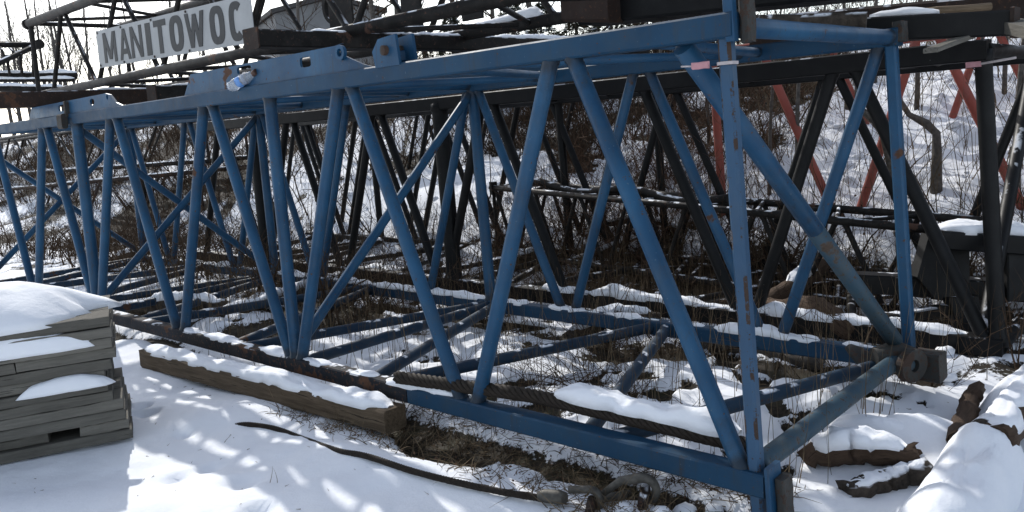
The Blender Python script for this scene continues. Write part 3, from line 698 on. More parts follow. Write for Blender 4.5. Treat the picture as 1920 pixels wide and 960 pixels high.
# two more dark sections behind the left part
for k, (u0, v0, u1, v1, w0, hb, ht, lb) in enumerate(((-60, 332, 392, 302, 2.75, 0, 1.15, 'black lattice section with snow dusted lower chords, high behind the blue boom at left'), (-60, 362, 372, 322, 2.6, -1.0, 0, 'low rusty black lattice section under the snow dusted one at left'))):
    p, q = at_w(u0, v0, w0), at_w(u1, v1, w0); dq = q - p
    def fs(t, a, b, p=p, dq=dq, hb=hb, ht=ht): return p + dq * t + Wh * (a * .95) + V((0, 0, hb + (ht - hb) * b))
    sx_ = Boom('lattice_boom', lb, 'crane boom', M_BLACK2 if k == 0 else M_BROWNSTEEL, fs, .032, .05, True)
    for a in (0, 1):
        for b in (0, 1): sx_.chord(a, b, -.02, 1.02)
    tt = [i / 10 for i in range(11)]; sx_.zig(tt, 0, 'near', .01); sx_.zig(tt, 1, 'far', .01); sx_.zig(tt, 0, 'bottom', .01, r=.024)
    for a in (0, 1): sx_.bar('end_post', fs(1, a, 0), fs(1, a, 1))
    if k == 0:
        for i in range(2): c = fs(.2 + .6 * i, 0, 0); mb = MB(); mb.tube([c, V((c.x + .1, c.y + .05, gz(c.x, c.y) - .1))], .05, 10); mb.build('support_leg', M_BLACK2, sx_.root)
    c0_ = 0 if k == 0 else 1
    for a in (0, 1): snow_strip([fs(0, a, c0_) + V((0, 0, .048)), fs(1, a, c0_) + V((0, 0, .048))], .040, .035, 31 + k + a, gap=.34).build('snow_cap', M_SNOW, sx_.root)
# tapered jib tip, upper left
tip = at_d(70, 84, 13.5); back = [at_d(-130, 178, 12.0), at_d(-130, 78, 15.0), at_d(-130, 84, 12.6)]
tj = thing('lattice_jib', 'tapered dark jib tip pointing right against the sky at the far left', 'crane jib', tip)
for b_ in back: mb = MB(); mb.tube([tip, b_], .045, 12); mb.build('chord', M_BLACK2, tj)
mb = MB(); mb.tube([tip - Lh * -.06, tip + Lh * -.12], .075, 14); mb.build('tip_collar', M_BLACK2, tj)
for i in range(8):
    mb = MB(); a_, b_ = (back[0], back[1]) if i % 2 else (back[0], back[2]); f0 = .12 + i * .1
    mb.tube([tip.lerp(a_, f0), tip.lerp(b_, f0 + .05)], .02, 8); mb.build('brace', M_BLACK2, tj)
for i, (u, v) in enumerate(((12, 100), (38, 98), (62, 88))):
    p = at_d(u, v + 2, 13.2); mb = MB(); q = at_d(u + 8 - i * 4, 150, 13.4); mb.tube([p, q], .022, 8); mb.build('strut', M_BLACK2, tj)
for k, (u0, v0, u1, v1, d0, d1, rr, lb) in enumerate(((-40, 142, 145, 142, 13.3, 13.8, .055, 'topmost thin dark rail under the jib tip, far left'), (-40, 151, 140, 150, 13.0, 13.4, .03, 'thin rail with snow just under the topmost one, far left'), (-40, 165, 120, 168, 12.4, 12.8, .05, 'lowest dark rail behind the upper boom end, far left'))):
    p, q = at_d(u0, v0, d0), at_d(u1, v1, d1); r_ = thing('steel_rail', lb, 'rail', p); mb = MB(); mb.tube([p, q], rr, 12); mb.build('bar', M_BLACK2, r_)
    snow_strip([p + V((0, 0, rr)), q + V((0, 0, rr))], rr * .9, .05, 41 + k, gap=.1).build('snow_cap', M_SNOW, r_)

# dark frame at right with snow on its top rail
fr = thing('machine_base', 'bulky dark steel frame with thick snow on its top rail, behind the right post', 'machine frame', on_ground(1850, 600))
def pd(u, v, d=6.25): return at_d(u, v, d)
mb = MB(); mb.beam(pd(1752, 446), pd(1990, 462), V((0, .14, 0)), V((0, 0, .07)), .01, 4); mb.build('top_rail', M_BLACK, fr)
mb = MB(); mb.beam(pd(1590, 528, 6.5), pd(1990, 548), V((0, .1, 0)), V((0, 0, .075)), .01, 4); mb.build('bottom_rail', M_BLACK, fr)
mb = MB(); mb.plate([pd(1742, 440), pd(1818, 470), pd(1818, 560), pd(1800, 572), pd(1755, 560), pd(1720, 520)], V((0, .12, 0))); mb.build('side_plate', M_BLACK, fr)
mb = MB(); mb.beam(pd(1900, 455), pd(1900, 560), V((.09, 0, 0)), V((0, .08, 0)), .01); mb.beam(pd(1800, 555), pd(1830, 640), V((.12, 0, 0)), V((0, .05, 0)), .01); mb.build('upright', M_BLACK, fr)
snow_strip([pd(1758, 432), pd(1850, 434), pd(1985, 448)], .15, .13, 12).build('snow_cap', M_SNOW, fr)
mb = MB(); mb.beam(pd(1655, 600, 6.0), pd(1822, 572, 6.4), V((0, .05, 0)), V((0, 0, .04)), .01); tag(mb.build('steel_bar', M_BLACK2), 'short dark bar lying slanted below the bulky dark frame', 'bar')

# ------------------------------------------------------------------ timber stack, planks one by one
st = at_z(250, 822, 0.0); st.z = 0
near = at_z(-160, 905, 0.0); near.z = 0
Sd = (near - st).normalized(); Sb = V((Sd.y, -Sd.x, 0))      # Sd: along toward the left front, Sb: to the back
if Sb.y < 0: Sb = -Sb
LN = 2.1; TH = .0685
step_r = [0, .015, .025, .03, .08, .10, .11, .06, .03, .04, .03, .035]
ords = ['lowest', 'second', 'third', 'fourth', 'fifth', 'sixth', 'seventh', 'eighth', 'ninth', 'tenth', 'eleventh', 'twelfth']
def plank(p, q, wd, th, label, group='planks of the grey stack'):
    mb = MB(); c = Sb * (wd / 2); up = V((0, 0, th / 2)); mb.beam(p + c + up, q + c + up, Sb * (wd / 2 - .002), V((0, 0, th / 2 - .0025)), .004, segs=7, jit=.003)
    o = mb.build('wooden_plank', M_PLANK); return tag(o, label, 'plank', group)
tops = {}
for k in range(12):
    z0 = k * TH; a = st + Sd * step_r[k] + Sb * R.uniform(-.012, .02) + V((0, 0, z0)); rot = R.uniform(-.012, .012)
    e = a + Sd * LN + Sb * rot * LN
    lay = f'{ords[k]} layer from the ground of the grey stack'
    if k == 1:     # gap layer: short stickers set back with dark openings
        for i, (s0, s1, bk_) in enumerate(((.0, .28, .0), (.46, 1.0, .03), (1.35, 2.0, .0))):
            plank(a + Sd * s0 + Sb * bk_, a + Sd * s1 + Sb * bk_, .2, TH, ('right hand', 'middle', 'left hand')[i] + f' short spacer block in the {lay}')
    elif k in (3, 8):
        m_ = .72 if k == 3 else .55
        plank(a, a + Sd * m_, .28, TH, f'right hand half plank in the {lay}'); plank(a + Sd * (m_ + .006), e, .28, TH, f'left hand half plank in the {lay}')
    elif k in (4, 5):
        plank(a, a + Sd * .70, .28, TH, f'right hand half plank in the {lay}'); plank(a + Sd * (.98 if k == 4 else .95) - Sb * .01, e, .28, TH, f'left hand half plank in the {lay}')
    elif k >= 10: plank(a, a + Sd * (.62 if k == 10 else .66), .28, TH, f'short exposed plank in the {lay}'); plank(a + Sd * (.64 if k == 10 else .7) + Sb * .06, e + Sb * .06, .24, TH, f'snow buried plank in the {lay}')
    else: plank(a, e, .28, TH, f'full length plank in the {lay}')
    for r_ in (1, 2):
        b0 = a + Sb * (.29 * r_ + .01); plank(b0 + Sd * .01, b0 + Sd * LN, .28, TH, 'hidden grey plank in the rows behind the front of the stack', 'planks in the back rows of the stack')
# snow heap over the stack
def heap(name, cen, ax, ay, h, label, over=.0, n=64, seed=1, pw=2.4, parent=None):
    ax, ay = V(ax), V(ay); vs, fs = [], []; rows = 16
    for i in range(rows + 1):
        r = i / rows
        for k in range(n):
            th = 2 * math.pi * k / n; rr = r * (1 + .5 * r ** 4 * (float(fbm(np.array(math.cos(th) * 2.2 + seed), np.array(math.sin(th) * 2.2), seed, 5)) - .5))
            c, s_ = math.cos(th), math.sin(th); sq = (abs(c) ** 3 + abs(s_) ** 3) ** (-1 / 3)
            p = V(cen) + ax * (c * rr * sq) + ay * (s_ * rr * sq)
            z = h * (1 - r ** pw) ** .75 * (1 + .7 * (float(fbm(np.array(p.x * 3.2), np.array(p.y * 3.2), seed + 3, 5)) - .5)) - over * max(0, r - .8) * 5
            vs.append((p.x, p.y, p.z + z))
    for i in range(rows):
        for k in range(n): fs.append((i * n + k, i * n + (k + 1) % n, (i + 1) * n + (k + 1) % n, (i + 1) * n + k))
    fs.append(tuple(range(rows * n, rows * n + n))); mb = MB(); mb.add(vs, fs, True); o = mb.build(name, M_SNOW, parent)
    if label: tag(o, label, 'snow', kind='stuff')
    return o
c12 = st + V((0, 0, 12 * TH)); 
heap('snow_heap', c12 + Sd * 1.17 + Sb * .46, Sd * 1.10, Sb * .47, .24, 'thick rounded snow on the top of the grey plank stack', .02, seed=4)
heap('snow_heap', st + Sd * 1.55 + Sb * .10 + V((0, 0, 11 * TH - .01)), Sd * .9, Sb * .2, .19, 'snow slumped over the front upper edge of the plank stack', .05, seed=9)
heap('snow_heap', st + Sd * .52 + Sb * .03 + V((0, 0, 9.9 * TH)), Sd * .40, Sb * .065, .10, 'snow ledge halfway up the plank stack face', .03, seed=14)
heap('snow_heap', st + Sd * .32 + Sb * .0 + V((0, 0, 5.95 * TH)), Sd * .26, Sb * .06, .07, 'small snow pillow on a stepped plank low in the stack', .015, seed=19)
heap('snow_heap', st + Sd * .83 + Sb * .06 + V((0, 0, 4 * TH)), Sd * .10, Sb * .07, .06, 'tiny snow lump in the gap between two half planks', 0, seed=23)

# ------------------------------------------------------------------ timber with snow in front of the boom
p, q = at_z(262, 682, .03), at_z(722, 806, .03)
tm = thing('timber_beam', 'long square brown timber with snow on top, lying in front of the blue boom', 'timber', p.lerp(q, .5))
d = (q - p).normalized(); b_ = V((-d.y, d.x, 0)); b_ = b_ if b_.y > 0 else -b_
mb = MB(); mb.beam(p + b_ * .09 + V((0, 0, .04)), q + b_ * .09 + V((0, 0, .04)), b_ * .088, V((0, 0, .074)), .012, segs=30, jit=.006); mb.build('beam', M_TIMBER, tm)
snow_strip([p + b_ * .09 + V((0, 0, .112)), p.lerp(q, .5) + b_ * .09 + V((0, 0, .114)), q + b_ * .09 - d * .03 + V((0, 0, .112))], .092, .07, 2, jit=.05).build('snow_cap', M_SNOW, tm)

# ------------------------------------------------------------------ wire ropes and rigging
def rope(path, r, name, label, strands=6, pitch=.11, mat=M_ROPE, cat='wire rope', n=5):
    path = [V(p) for p in path]; dense = []
    for i in range(len(path) - 1):
        p0, p1, p2, p3 = path[max(i - 1, 0)], path[i], path[i + 1], path[min(i + 2, len(path) - 1)]
        k = max(2, int((p2 - p1).length / .012))
        for j in range(k):
            t = j / k; dense.append(.5 * ((2 * p1) + (p2 - p0) * t + (2 * p0 - 5 * p1 + 4 * p2 - p3) * t * t + (3 * p1 - p0 - 3 * p2 + p3) * t ** 3))
    dense.append(path[-1]); mb = MB(); acc = [0]
    for i in range(1, len(dense)): acc.append(acc[-1] + (dense[i] - dense[i - 1]).length)
    for s_ in range(strands):
        pts = []
        for i, p_ in enumerate(dense):
            d_ = (dense[min(i + 1, len(dense) - 1)] - dense[max(i - 1, 0)]).normalized(); a_ = d_.cross(V((0, 0, 1))).normalized(); c_ = d_.cross(a_)
            th = 2 * math.pi * (s_ / strands + acc[i] / pitch); pts.append(p_ + (a_ * math.cos(th) + c_ * math.sin(th)) * r * .66)
        mb.tube(pts, r * .335, n)
    return tag(mb.build(name, mat), label, cat)
gp = on_ground
rope([gp(440, 793, -.02), gp(465, 798, .008), gp(515, 806, .010), gp(560, 816, -.012), gp(600, 831, -.013), gp(640, 848, .004), gp(690, 862, .02), gp(780, 893, .025), gp(880, 918, .025), gp(960, 936, .03), gp(1012, 944, .03)], .019, 'wire_rope', 'wire rope half buried in the foreground snow, ending at a socket')
rp = [B(1.32, -.03, .055), B(1.0, .0, .062), B(.75, .028, .066), B(.5, .04, .06), B(.3, .048, .055), B(.05, .075, .04)]
rope(rp, .042, 'wire_rope', 'fat dark wire rope lying along the bottom chord of the blue boom', 6, .26, n=7)
snow_strip([B(.66, .035, .085), B(.5, .05, .08), B(.3, .062, .075), B(.09, .085, .06)], .075, .11, 6).build('snow_bank', M_SNOW); tag(bpy.data.objects['snow_bank'], 'bank of snow on the fat dark wire rope near the front corner', 'snow', kind='stuff')
rope([gp(262, 616, .10), gp(300, 612, .14), gp(330, 610, .12)], .028, 'wire_rope', 'short thick rope end poking from snow beside the plank stack', 6, .12)
sk = thing('rope_socket', 'forged rope socket with shackles at the end of the foreground wire rope', 'shackle', gp(1060, 945))
z_ = lambda u, v, dz=.03: gp(u, v, dz)
mb = MB(); mb.tube([z_(1008, 944, .035), z_(1022, 944, .04), z_(1050, 948, .045), z_(1060, 950, .045)], [.024, .033, .036, .030], 16); mb.build('socket_body', M_SHACKLE, sk)
def bow(c, ax, ay, r, ln, tr):
    pts = [c - ay * r - ax * ln] + [c + ax * r * math.cos(x) * 1.0 + ay * r * math.sin(x) for x in np.linspace(-math.pi / 2, math.pi / 2, 13)] + [c + ay * r - ax * ln]
    m_ = MB(); m_.tube(pts, tr, 12); return m_
xr = (z_(1160, 945) - z_(1060, 945)).normalized(); yb = V((-xr.y, xr.x, 0.25)).normalized(); ub = V((0, 0, 1))
bow(z_(1105, 950, .03), xr, (yb * .3 + ub).normalized(), .055, .10, .020).build('shackle_bow', M_SHACKLE, sk)
mb = MB(); mb.tube([z_(1120, 942, .02), z_(1165, 936, .04), z_(1178, 932, .05)], [.02, .024, .02], 14); mb.build('link_bar', M_SHACKLE, sk)
mb = MB(); c_ = z_(1108, 958, .02); mb.tube([c_ - yb * .05, c_ + yb * .06], .024, 14); mb.build('shackle_pin', M_BROWNSTEEL, sk)
hk = thing('chain_hook', 'big forged hook beside the front corner of the blue boom', 'hook', gp(1205, 935))
cc = z_(1205, 938, .05); rr = .068
pts = [cc + xr * (-.19) + ub * -.01, cc + xr * (-.10) + ub * .055] + [cc + xr * rr * math.sin(x) + ub * (rr * math.cos(x)) for x in np.linspace(-.45, 2.7, 14)]
mb = MB(); mb.tube(pts, [.017, .021] + list(np.linspace(.026, .018, 14)), 14); mb.build('hook_body', M_SHACKLE, hk)
mb = MB(); c_ = cc + xr * .01 - ub * .01; mb.tube([c_ - yb * .10, c_ + yb * .04], .026, 14); mb.build('hook_pin', M_BROWNSTEEL, hk)
for i, (u, v, r_) in enumerate(((1168, 962, .07), (1262, 950, .05), (1228, 912, .03), (1120, 965, .05))): MOUNDS.append((*gp(u, v)[:2], r_, r_, 0, .0))
mb = MB()
for u, v, r_ in ((1172, 956, .05), (1285, 958, .06), (1340, 955, .05), (1240, 962, .05)): mb.blob(gp(u, v, .0), r_, .6)
tag(mb.build('snow_lumps', M_SNOW), 'scattered snow lumps around the rigging and under the bottom chord', 'snow', kind='stuff')

# ------------------------------------------------------------------ small items on the blue boom
bt = thing('plastic_bottle', 'crushed clear drink bottle with a blue label stuck in the blue lug plate', 'bottle', at_w(450, 150, -.05))
b0, b1 = at_w(432, 164, -.045), at_w(478, 136, -.02); dv = b1 - b0
def bp(f): return b0 + dv * f
mb = MB(); mb.tube([bp(0), bp(.04), bp(.2), bp(.34)], [.018, .040, .043, .036], 16, wob=.12); mb.build('body', M_BOTTLE, bt)
mb = MB(); mb.tube([bp(.34), bp(.44), bp(.52)], [.040, .041, .038], 16, wob=.08); mb.build('label_band', M_LABEL, bt)
mb = MB(); mb.tube([bp(.52), bp(.66), bp(.84), bp(.93)], [.040, .042, .026, .019], 16, wob=.12); mb.build('shoulder', M_BOTTLE, bt)
mb = MB(); mb.tube([bp(.93), bp(1.06)], .023, 14); mb.build('cap', M_CAP, bt)
sp_ = thing('tag_strap', 'pale strap with a pink tag tied round the near end post', 'strap', B(0, 0, .9))
def loop(c, ax, ay, r, wz, th):
    m_ = MB(); n = 20; vs = []
    for rr_ in (r, r + th):
        for zz in (-wz, wz):
            for k in range(n):
                x = 2 * math.pi * k / n; s_ = (abs(math.cos(x)) ** 6 + abs(math.sin(x)) ** 6) ** (-1 / 6); vs.append(c + ax * rr_ * s_ * math.cos(x) + ay * rr_ * s_ * math.sin(x) + Uh * zz)
    fs = []
    for k in range(n):
        k2 = (k + 1) % n; A, B_, C, D = k, n + k, 2 * n + k, 3 * n + k; A2, B2, C2, D2 = k2, n + k2, 2 * n + k2, 3 * n + k2
        fs += [(A, B_, B2, A2), (C, C2, D2, D), (A, A2, C2, C), (B_, D, D2, B2)]
    m_.add(vs, fs); return m_
hc = at_w(1362, 119, 0); hq = (hc - P0).dot(Uh) / U.length
loop(B(0, 0, hq), Lh, Wh, .034, .007, .004).build('band', M_WHITE, sp_)
mb = MB(); p = B(.02, -.03, hq); mb.beam(p + Lh * .02, p + Lh * .10, Wh * .006, Uh * .014, .002, segs=3, jit=.003); mb.build('tag', M_PINK, sp_)
mb = MB(); mb.tube([p + Lh * .10, p + Lh * .155 + Uh * .004], .004, 6); mb.build('tail', M_WHITE, sp_)
sp2 = thing('tag_strap', 'pale strap with a tag tied round the top of the black end post', 'strap', fk(0, 0, .93))
p = fk(0, 0, .955) - Wh * .06; mb = MB(); mb.beam(p + Lh * .09, p - Lh * .0, Wh * .006, Uh * .018, .002); mb.build('tag', M_PINK, sp2)
mb = MB(); mb.tube([p, p - Lh * .2 + Uh * .02], .008, 6); mb.build('tail', M_WHITE, sp2)

# ------------------------------------------------------------------ logs and fallen wood
def log(pts, rad, label, name='fallen_log', mat=M_BARK, snow=.06, gap=.1, seed=1, n=18, wob=.10, flat=1.0, sw=.8, rng=(0.02, .98), jag=.05, droop=.012, jit=.10):
    pts = [V(p) for p in pts]; rad = rad if hasattr(rad, '__len__') else [rad] * len(pts); dense, rr_ = [], []
    for i in range(len(pts) - 1):
        for j in range(8): dense.append(pts[i].lerp(pts[i + 1], j / 8) + V((R.uniform(-.01, .01), R.uniform(-.01, .01), R.uniform(-.01, .01)))); rr_.append((rad[i] + (rad[i + 1] - rad[i]) * j / 8) * R.uniform(.92, 1.1))
    dense.append(pts[-1]); rr_.append(rad[-1]); r_ = thing(name, label, 'log', pts[0]); mb = MB(); mb.tube(dense, rr_, n, wob=wob, flat=flat)
    for k, dr in ((0, dense[0] - dense[1]), (len(dense) - 1, dense[-1] - dense[-2])):
        dr = dr.normalized()
        for i in range(n): j = R.uniform(-.2, 1) * jag; v_ = mb.v[k * n + i]; mb.v[k * n + i] = (v_[0] + dr.x * j, v_[1] + dr.y * j, v_[2] + dr.z * j)
    mb.build('wood', mat, r_)
    if snow:
        k0, k1 = int(rng[0] * len(dense)), max(2, int(rng[1] * len(dense)))
        sub = [dense[i] + V((0, 0, rr_[i] * .82)) for i in range(k0, k1)]
        snow_strip(sub, max(rr_) * sw, snow, seed, gap=gap, droop=droop, jit=jit).build('snow_cap', M_SNOW, r_)
    return r_
G = on_ground
log([G(343, 618, .03), G(500, 580, .07), G(640, 540, .09), G(720, 520, .05)], [.06, .07, .075, .05], 'long snow covered log slanting behind the second blue post pair', snow=.09, seed=51)
log([G(215, 492, .02), G(255, 487, .10), G(290, 480, .12)], [.08, .085, .08], 'short thick log with snow on it, far left behind the plank stack', snow=.08, seed=52)
log([G(230, 590, .05), G(330, 583, .07), G(420, 578, .04)], [.07, .075, .06], 'snow covered log lying just behind the plank stack', snow=.09, seed=53)
log([G(640, 545, .0), G(705, 522, .12), G(782, 542, .02)], [.05, .08, .06], 'arched log with thin snow between the middle blue braces', snow=.05, seed=54)
log([G(863, 532, .02), G(940, 510, .09), G(1015, 488, .12)], [.08, .09, .07], 'snow topped log beneath the low black jib end', snow=.09, seed=55)
log([G(1305, 650, .03), G(1420, 662, .04), G(1535, 690, .02)], .055, 'grey log lying under the far bottom chord', snow=.03, seed=56, mat=M_TRUNK)
log([G(1395, 600, .05), G(1480, 590, .22), G(1560, 552, .36)], [.08, .10, .05], 'broken brown trunk with a slab of snow rising behind the rear corner', snow=.10, seed=57, rng=(.5, .98), mat=M_ROTTEN)
log([G(1450, 602, .12), G(1530, 632, .24), G(1590, 662, .16)], [.07, .09, .07], 'twisted dark root stump beside the rear blue corner', snow=.0, seed=58, mat=M_ROTTEN, wob=.14)
log([G(1070, 640, .06), G(1150, 622, .14), G(1235, 617, .1)], [.05, .09, .05], 'mossy branch heap with snow at the far chord node', snow=.09, seed=59, wob=.15)
log([G(1190, 588, .03), G(1290, 578, .06), G(1420, 572, .05)], [.035, .04, .03], 'thin straight log between the black braces', snow=.04, seed=60)
log([G(1140, 640, .03), G(700, 578, .05)], [.03, .035], 'long thin branch lying along the far bottom chord', snow=.03, seed=61)
log([G(90, 545, .0), G(160, 520, .05), G(230, 512, .02)], .06, 'half buried log behind the leftmost blue braces', snow=.08, seed=62)
log([G(1010, 470, .02), G(1120, 455, .08), G(1200, 430, .15)], [.03, .035, .02], 'bare snowy branch on the bank behind the jib', snow=.05, seed=63)
log([hill_hit(1280, 440) + V((0, 0, .06)), hill_hit(1200, 425) + V((0, 0, .12)), hill_hit(1120, 432) + V((0, 0, .05))], [.03, .045, .04], 'fallen snowy limb lying across the brushy bank', snow=.06, seed=64)
# broken pieces at lower right
log([G(1522, 872, .06), G(1600, 868, .07), G(1712, 872, .05)], [.062, .066, .06], 'split rotten log end poking from the snow at lower right', mat=M_ROTTEN, snow=.08, seed=65, wob=.09, sw=1.2, jit=.02, gap=-.2)
log([G(1590, 925, .01), G(1660, 912, .03), G(1730, 895, .03)], [.045, .06, .06], 'mossy log under the split rotten one', mat=M_BARK, snow=.03, seed=66, wob=.12)
log([G(1795, 838, .03), G(1812, 800, .10), G(1828, 772, .13)], [.05, .052, .045], 'small broken brown stub standing out of the snow mound', mat=M_ROTTEN, snow=.0, wob=.11, jag=.09)
log([G(1862, 850, .05), G(1905, 800, .10), G(1985, 720, .13)], [.09, .10, .10], 'thick rough barked log at the right edge', mat=M_ROTTEN, snow=.06, seed=68, wob=.1, sw=.8, jit=.02, droop=.05, gap=-.2)
log([G(1720, 1130, .03), G(1790, 940, .07), G(1862, 840, .07)], [.10, .10, .09], 'fat log buried in smooth snow at the lower right corner', snow=0, seed=69, wob=.05)
HEAPS = ((G(1720, 1130, 0), G(1868, 832, 0), .21, .27, 61), (G(1862, 800, 0), G(1985, 690, 0), .13, .20, 62), (G(1560, 835, 0), G(1740, 800, 0), .10, .12, 63))
bp_ = thing('bent_pipe', 'dull grey blue bent steel trough lying at the rear lower corner', 'steel piece', G(1600, 680))
pts = [at_w(1592, 650, .955), at_w(1606, 660, .945), at_w(1622, 674, .935), at_w(1640, 686, .925), at_w(1660, 692, .915)]
mb = MB(); mb.tube(pts, [.035, .062, .075, .07, .05], 16, flat=.6, wob=.05); mb.build('shell', M_RUSTLUG, bp_)

for i, (p, q, wd, h_, sd_) in enumerate(HEAPS):
    d_ = (q - p); d_.z = 0; n_ = V((-d_.y, d_.x, 0)).normalized(); c_ = p.lerp(q, .5); c_.z = gz(c_.x, c_.y) - .02
    heap('snow_heap', c_, d_ * .56, n_ * wd, h_, ('long smooth snow drift over the fat log at the lower right corner', 'snow draped on the rough barked log at the right edge', 'low snow drift above the split rotten log')[i], .0, n=80, seed=sd_, pw=2.6)

# ------------------------------------------------------------------ vegetation
def strands(roots, dirs, lens, rad, bend, nseg=3, sides=3, droop=0.0):
    """many tapering bent twigs at once -> verts, quads"""
    n = len(roots); roots = np.asarray(roots, float); dirs = np.asarray(dirs, float); dirs /= np.linalg.norm(dirs, axis=1)[:, None]
    lens = np.asarray(lens)[:, None]; rad = np.asarray(rad)[:, None]
    b = NR.normal(size=(n, 3)) * bend; P = [roots]; dd = dirs.copy(); b2 = NR.normal(size=(n, 3)) * bend
    for i in range(nseg):
        P.append(P[-1] + dd * lens / nseg); dd = dd + b + (b2 if i % 2 else -b2) * .6; dd[:, 2] -= droop; dd /= np.linalg.norm(dd, axis=1)[:, None]
    a = np.cross(dirs, NR.normal(size=(n, 3))); a /= np.linalg.norm(a, axis=1)[:, None]; c = np.cross(dirs, a)
    vs = np.zeros((n, nseg + 1, sides, 3))
    for i in range(nseg + 1):
        r = rad * (1 - .75 * i / nseg)
        for k in range(sides): th = 2 * math.pi * k / sides; vs[:, i, k] = P[i] + a * r * math.cos(th) + c * r * math.sin(th)
    base = (np.arange(n) * (nseg + 1) * sides)[:, None, None]; i_ = np.arange(nseg)[None, :, None]; k_ = np.arange(sides)[None, None, :]; k2 = (k_ + 1) % sides
    q = np.stack([base + i_ * sides + k_, base + i_ * sides + k2, base + (i_ + 1) * sides + k2, base + (i_ + 1) * sides + k_], -1)
    return vs.reshape(-1, 3), q.reshape(-1), np.stack(P, 1)
def rand_sl(n, s0, s1, l0, l1): s = NR.uniform(s0, s1, n); l = NR.uniform(l0, l1, n); return P0.x + Wh.x * s + Lh.x * l, P0.y + Wh.y * s + Lh.y * l
def on_g(x, y): return np.stack([x, y, gz_arr(x, y) - .02], -1)
allv, allq = [], []; off = 0
def push(r):
    global off
    v, q, P = r; allv.append(v); allq.append(q + off); off += len(v); return P
def thick(n, s0, s1, l0, l1, thr, h0, h1, rad, lean=.5):
    x, y = rand_sl(n * 3, s0, s1, l0, l1); k = bare_mask(x, y) + NR.uniform(-.25, .25, len(x)) - .75 * clear_mask(x, y) > thr; x, y = x[k][:n], y[k][:n]; m = len(x)
    d = NR.normal(size=(m, 3)) * lean; d[:, 2] = 1; ln = NR.uniform(h0, h1, m)
    P = push(strands(on_g(x, y), d, ln, np.clip(rad * NR.lognormal(-.2, .5, m), rad * .3, rad * 2.6), .18, 4))
    for rep in range(3):   # side twigs
        j = NR.integers(1, 4, m); rt = P[np.arange(m), j]; dd = d / np.linalg.norm(d, axis=1)[:, None] + NR.normal(size=(m, 3)) * .75
        push(strands(rt, dd, ln * NR.uniform(.25, .55, m), NR.uniform(rad * .35, rad * .7, m), .22, 2))
thick(2600, 4.6, 9, -3, 9, .35, .35, 1.2, .0065)
thick(2200, 9, 17, -6, 26, .30, .5, 1.6, .011)
thick(3200, 4.9, 12, 6.5, 34, -.5, .4, 1.9, .010)      # dense brown thicket at left
thick(700, 2.0, 4.6, -1, 9, .30, .25, .8, .0045)
thick(1900, 1.3, 4.9, 4.5, 17, -.3, .25, 1.0, .0065)
tk = big_mesh('brush_thicket', np.concatenate(allv), np.concatenate(allq), 4, M_TWIG); tag(tk, 'tangled leafless brown brush over the snowy bank', 'brush', kind='stuff')
allv, allq, off = [], [], 0
for cx_, cy_, sx_, sy_, n_ in ((.8, 10.6, 1.0, .9, 330), (1.9, 10.2, .8, .8, 270), (2.5, 11.0, .7, .8, 150), (-.6, 9.0, .8, .5, 90), (3.2, 10.6, .5, .6, 70)):
    x = NR.normal(cx_, sx_ * .75, n_); y = NR.normal(cy_, sy_ * .75, n_); k = (x - P0.x) * Wh.x + (y - P0.y) * Wh.y > 4.3; x, y = x[k], y[k]; n_ = len(x)
    d = NR.normal(size=(n_, 3)) * .55; d[:, 2] = 1; ln = NR.uniform(.35, 1.4, n_); P = push(strands(on_g(x, y), d, ln, NR.uniform(.003, .007, n_), .16, 5, droop=.06))
    for rep in range(3):
        rt = P[np.arange(n_), NR.integers(1, 5, n_)]; push(strands(rt, d + NR.normal(size=(n_, 3)) * .8, ln * NR.uniform(.2, .5, n_), NR.uniform(.0018, .0035, n_), .2, 3))
rb_ = big_mesh('reddish_brush', np.concatenate(allv), np.concatenate(allq), 4, M_REDTWIG); tag(rb_, 'reddish brown briar stems massed on the middle of the bank', 'brush', kind='stuff')
# arched bramble tangles inside and behind the boom
allv, allq, off = [], [], 0
def tangle(u, v, n, rad, ln, droop=.22, up=.7):
    c = G(u, v); a = NR.uniform(0, 6.28, n); r = rad * np.sqrt(NR.uniform(0, 1, n)); x = c.x + r * np.cos(a); y = c.y + r * np.sin(a); d = NR.normal(size=(n, 3)); d[:, 2] = np.abs(d[:, 2]) * .5 + up
    push(strands(on_g(x, y), d, NR.uniform(ln * .5, ln, n), NR.uniform(.0020, .0042, n), .12, 6, droop=droop))
for u, v, n, rad, ln in ((1120, 700, 60, .35, .8), (1050, 735, 45, .3, .7), (1200, 660, 70, .35, .6), (1180, 740, 40, .25, .5), (980, 730, 30, .3, .6), (1330, 660, 50, .3, .6), (700, 600, 60, .5, .8), (820, 600, 50, .5, .7), (620, 610, 40, .4, .7),
                         (1380, 560, 60, .5, .9), (1450, 570, 60, .4, .7), (1000, 560, 60, .6, .8), (1130, 530, 70, .7, .9), (1250, 540, 60, .6, .8), (480, 520, 80, .8, .9), (560, 500, 80, .8, 1.), (300, 560, 50, .5, .6), (250, 590, 40, .2, .35),
                         (1300, 470, 80, .7, 1.), (1560, 520, 60, .5, .8), (870, 460, 80, .8, 1.), (720, 480, 80, .9, 1.), (1700, 560, 40, .4, .6), (900, 800, 30, .25, .25), (1000, 850, 30, .25, .22), (1100, 870, 40, .25, .25), (1230, 900, 40, .2, .2), (1350, 930, 40, .2, .22), (760, 790, 25, .15, .3)):
    tangle(u, v, n, rad, ln)
bt_ = big_mesh('bramble_tangle', np.concatenate(allv), np.concatenate(allq), 4, M_TWIG); tag(bt_, 'thin arching bramble stems around the bottom of the booms', 'brambles', kind='stuff')
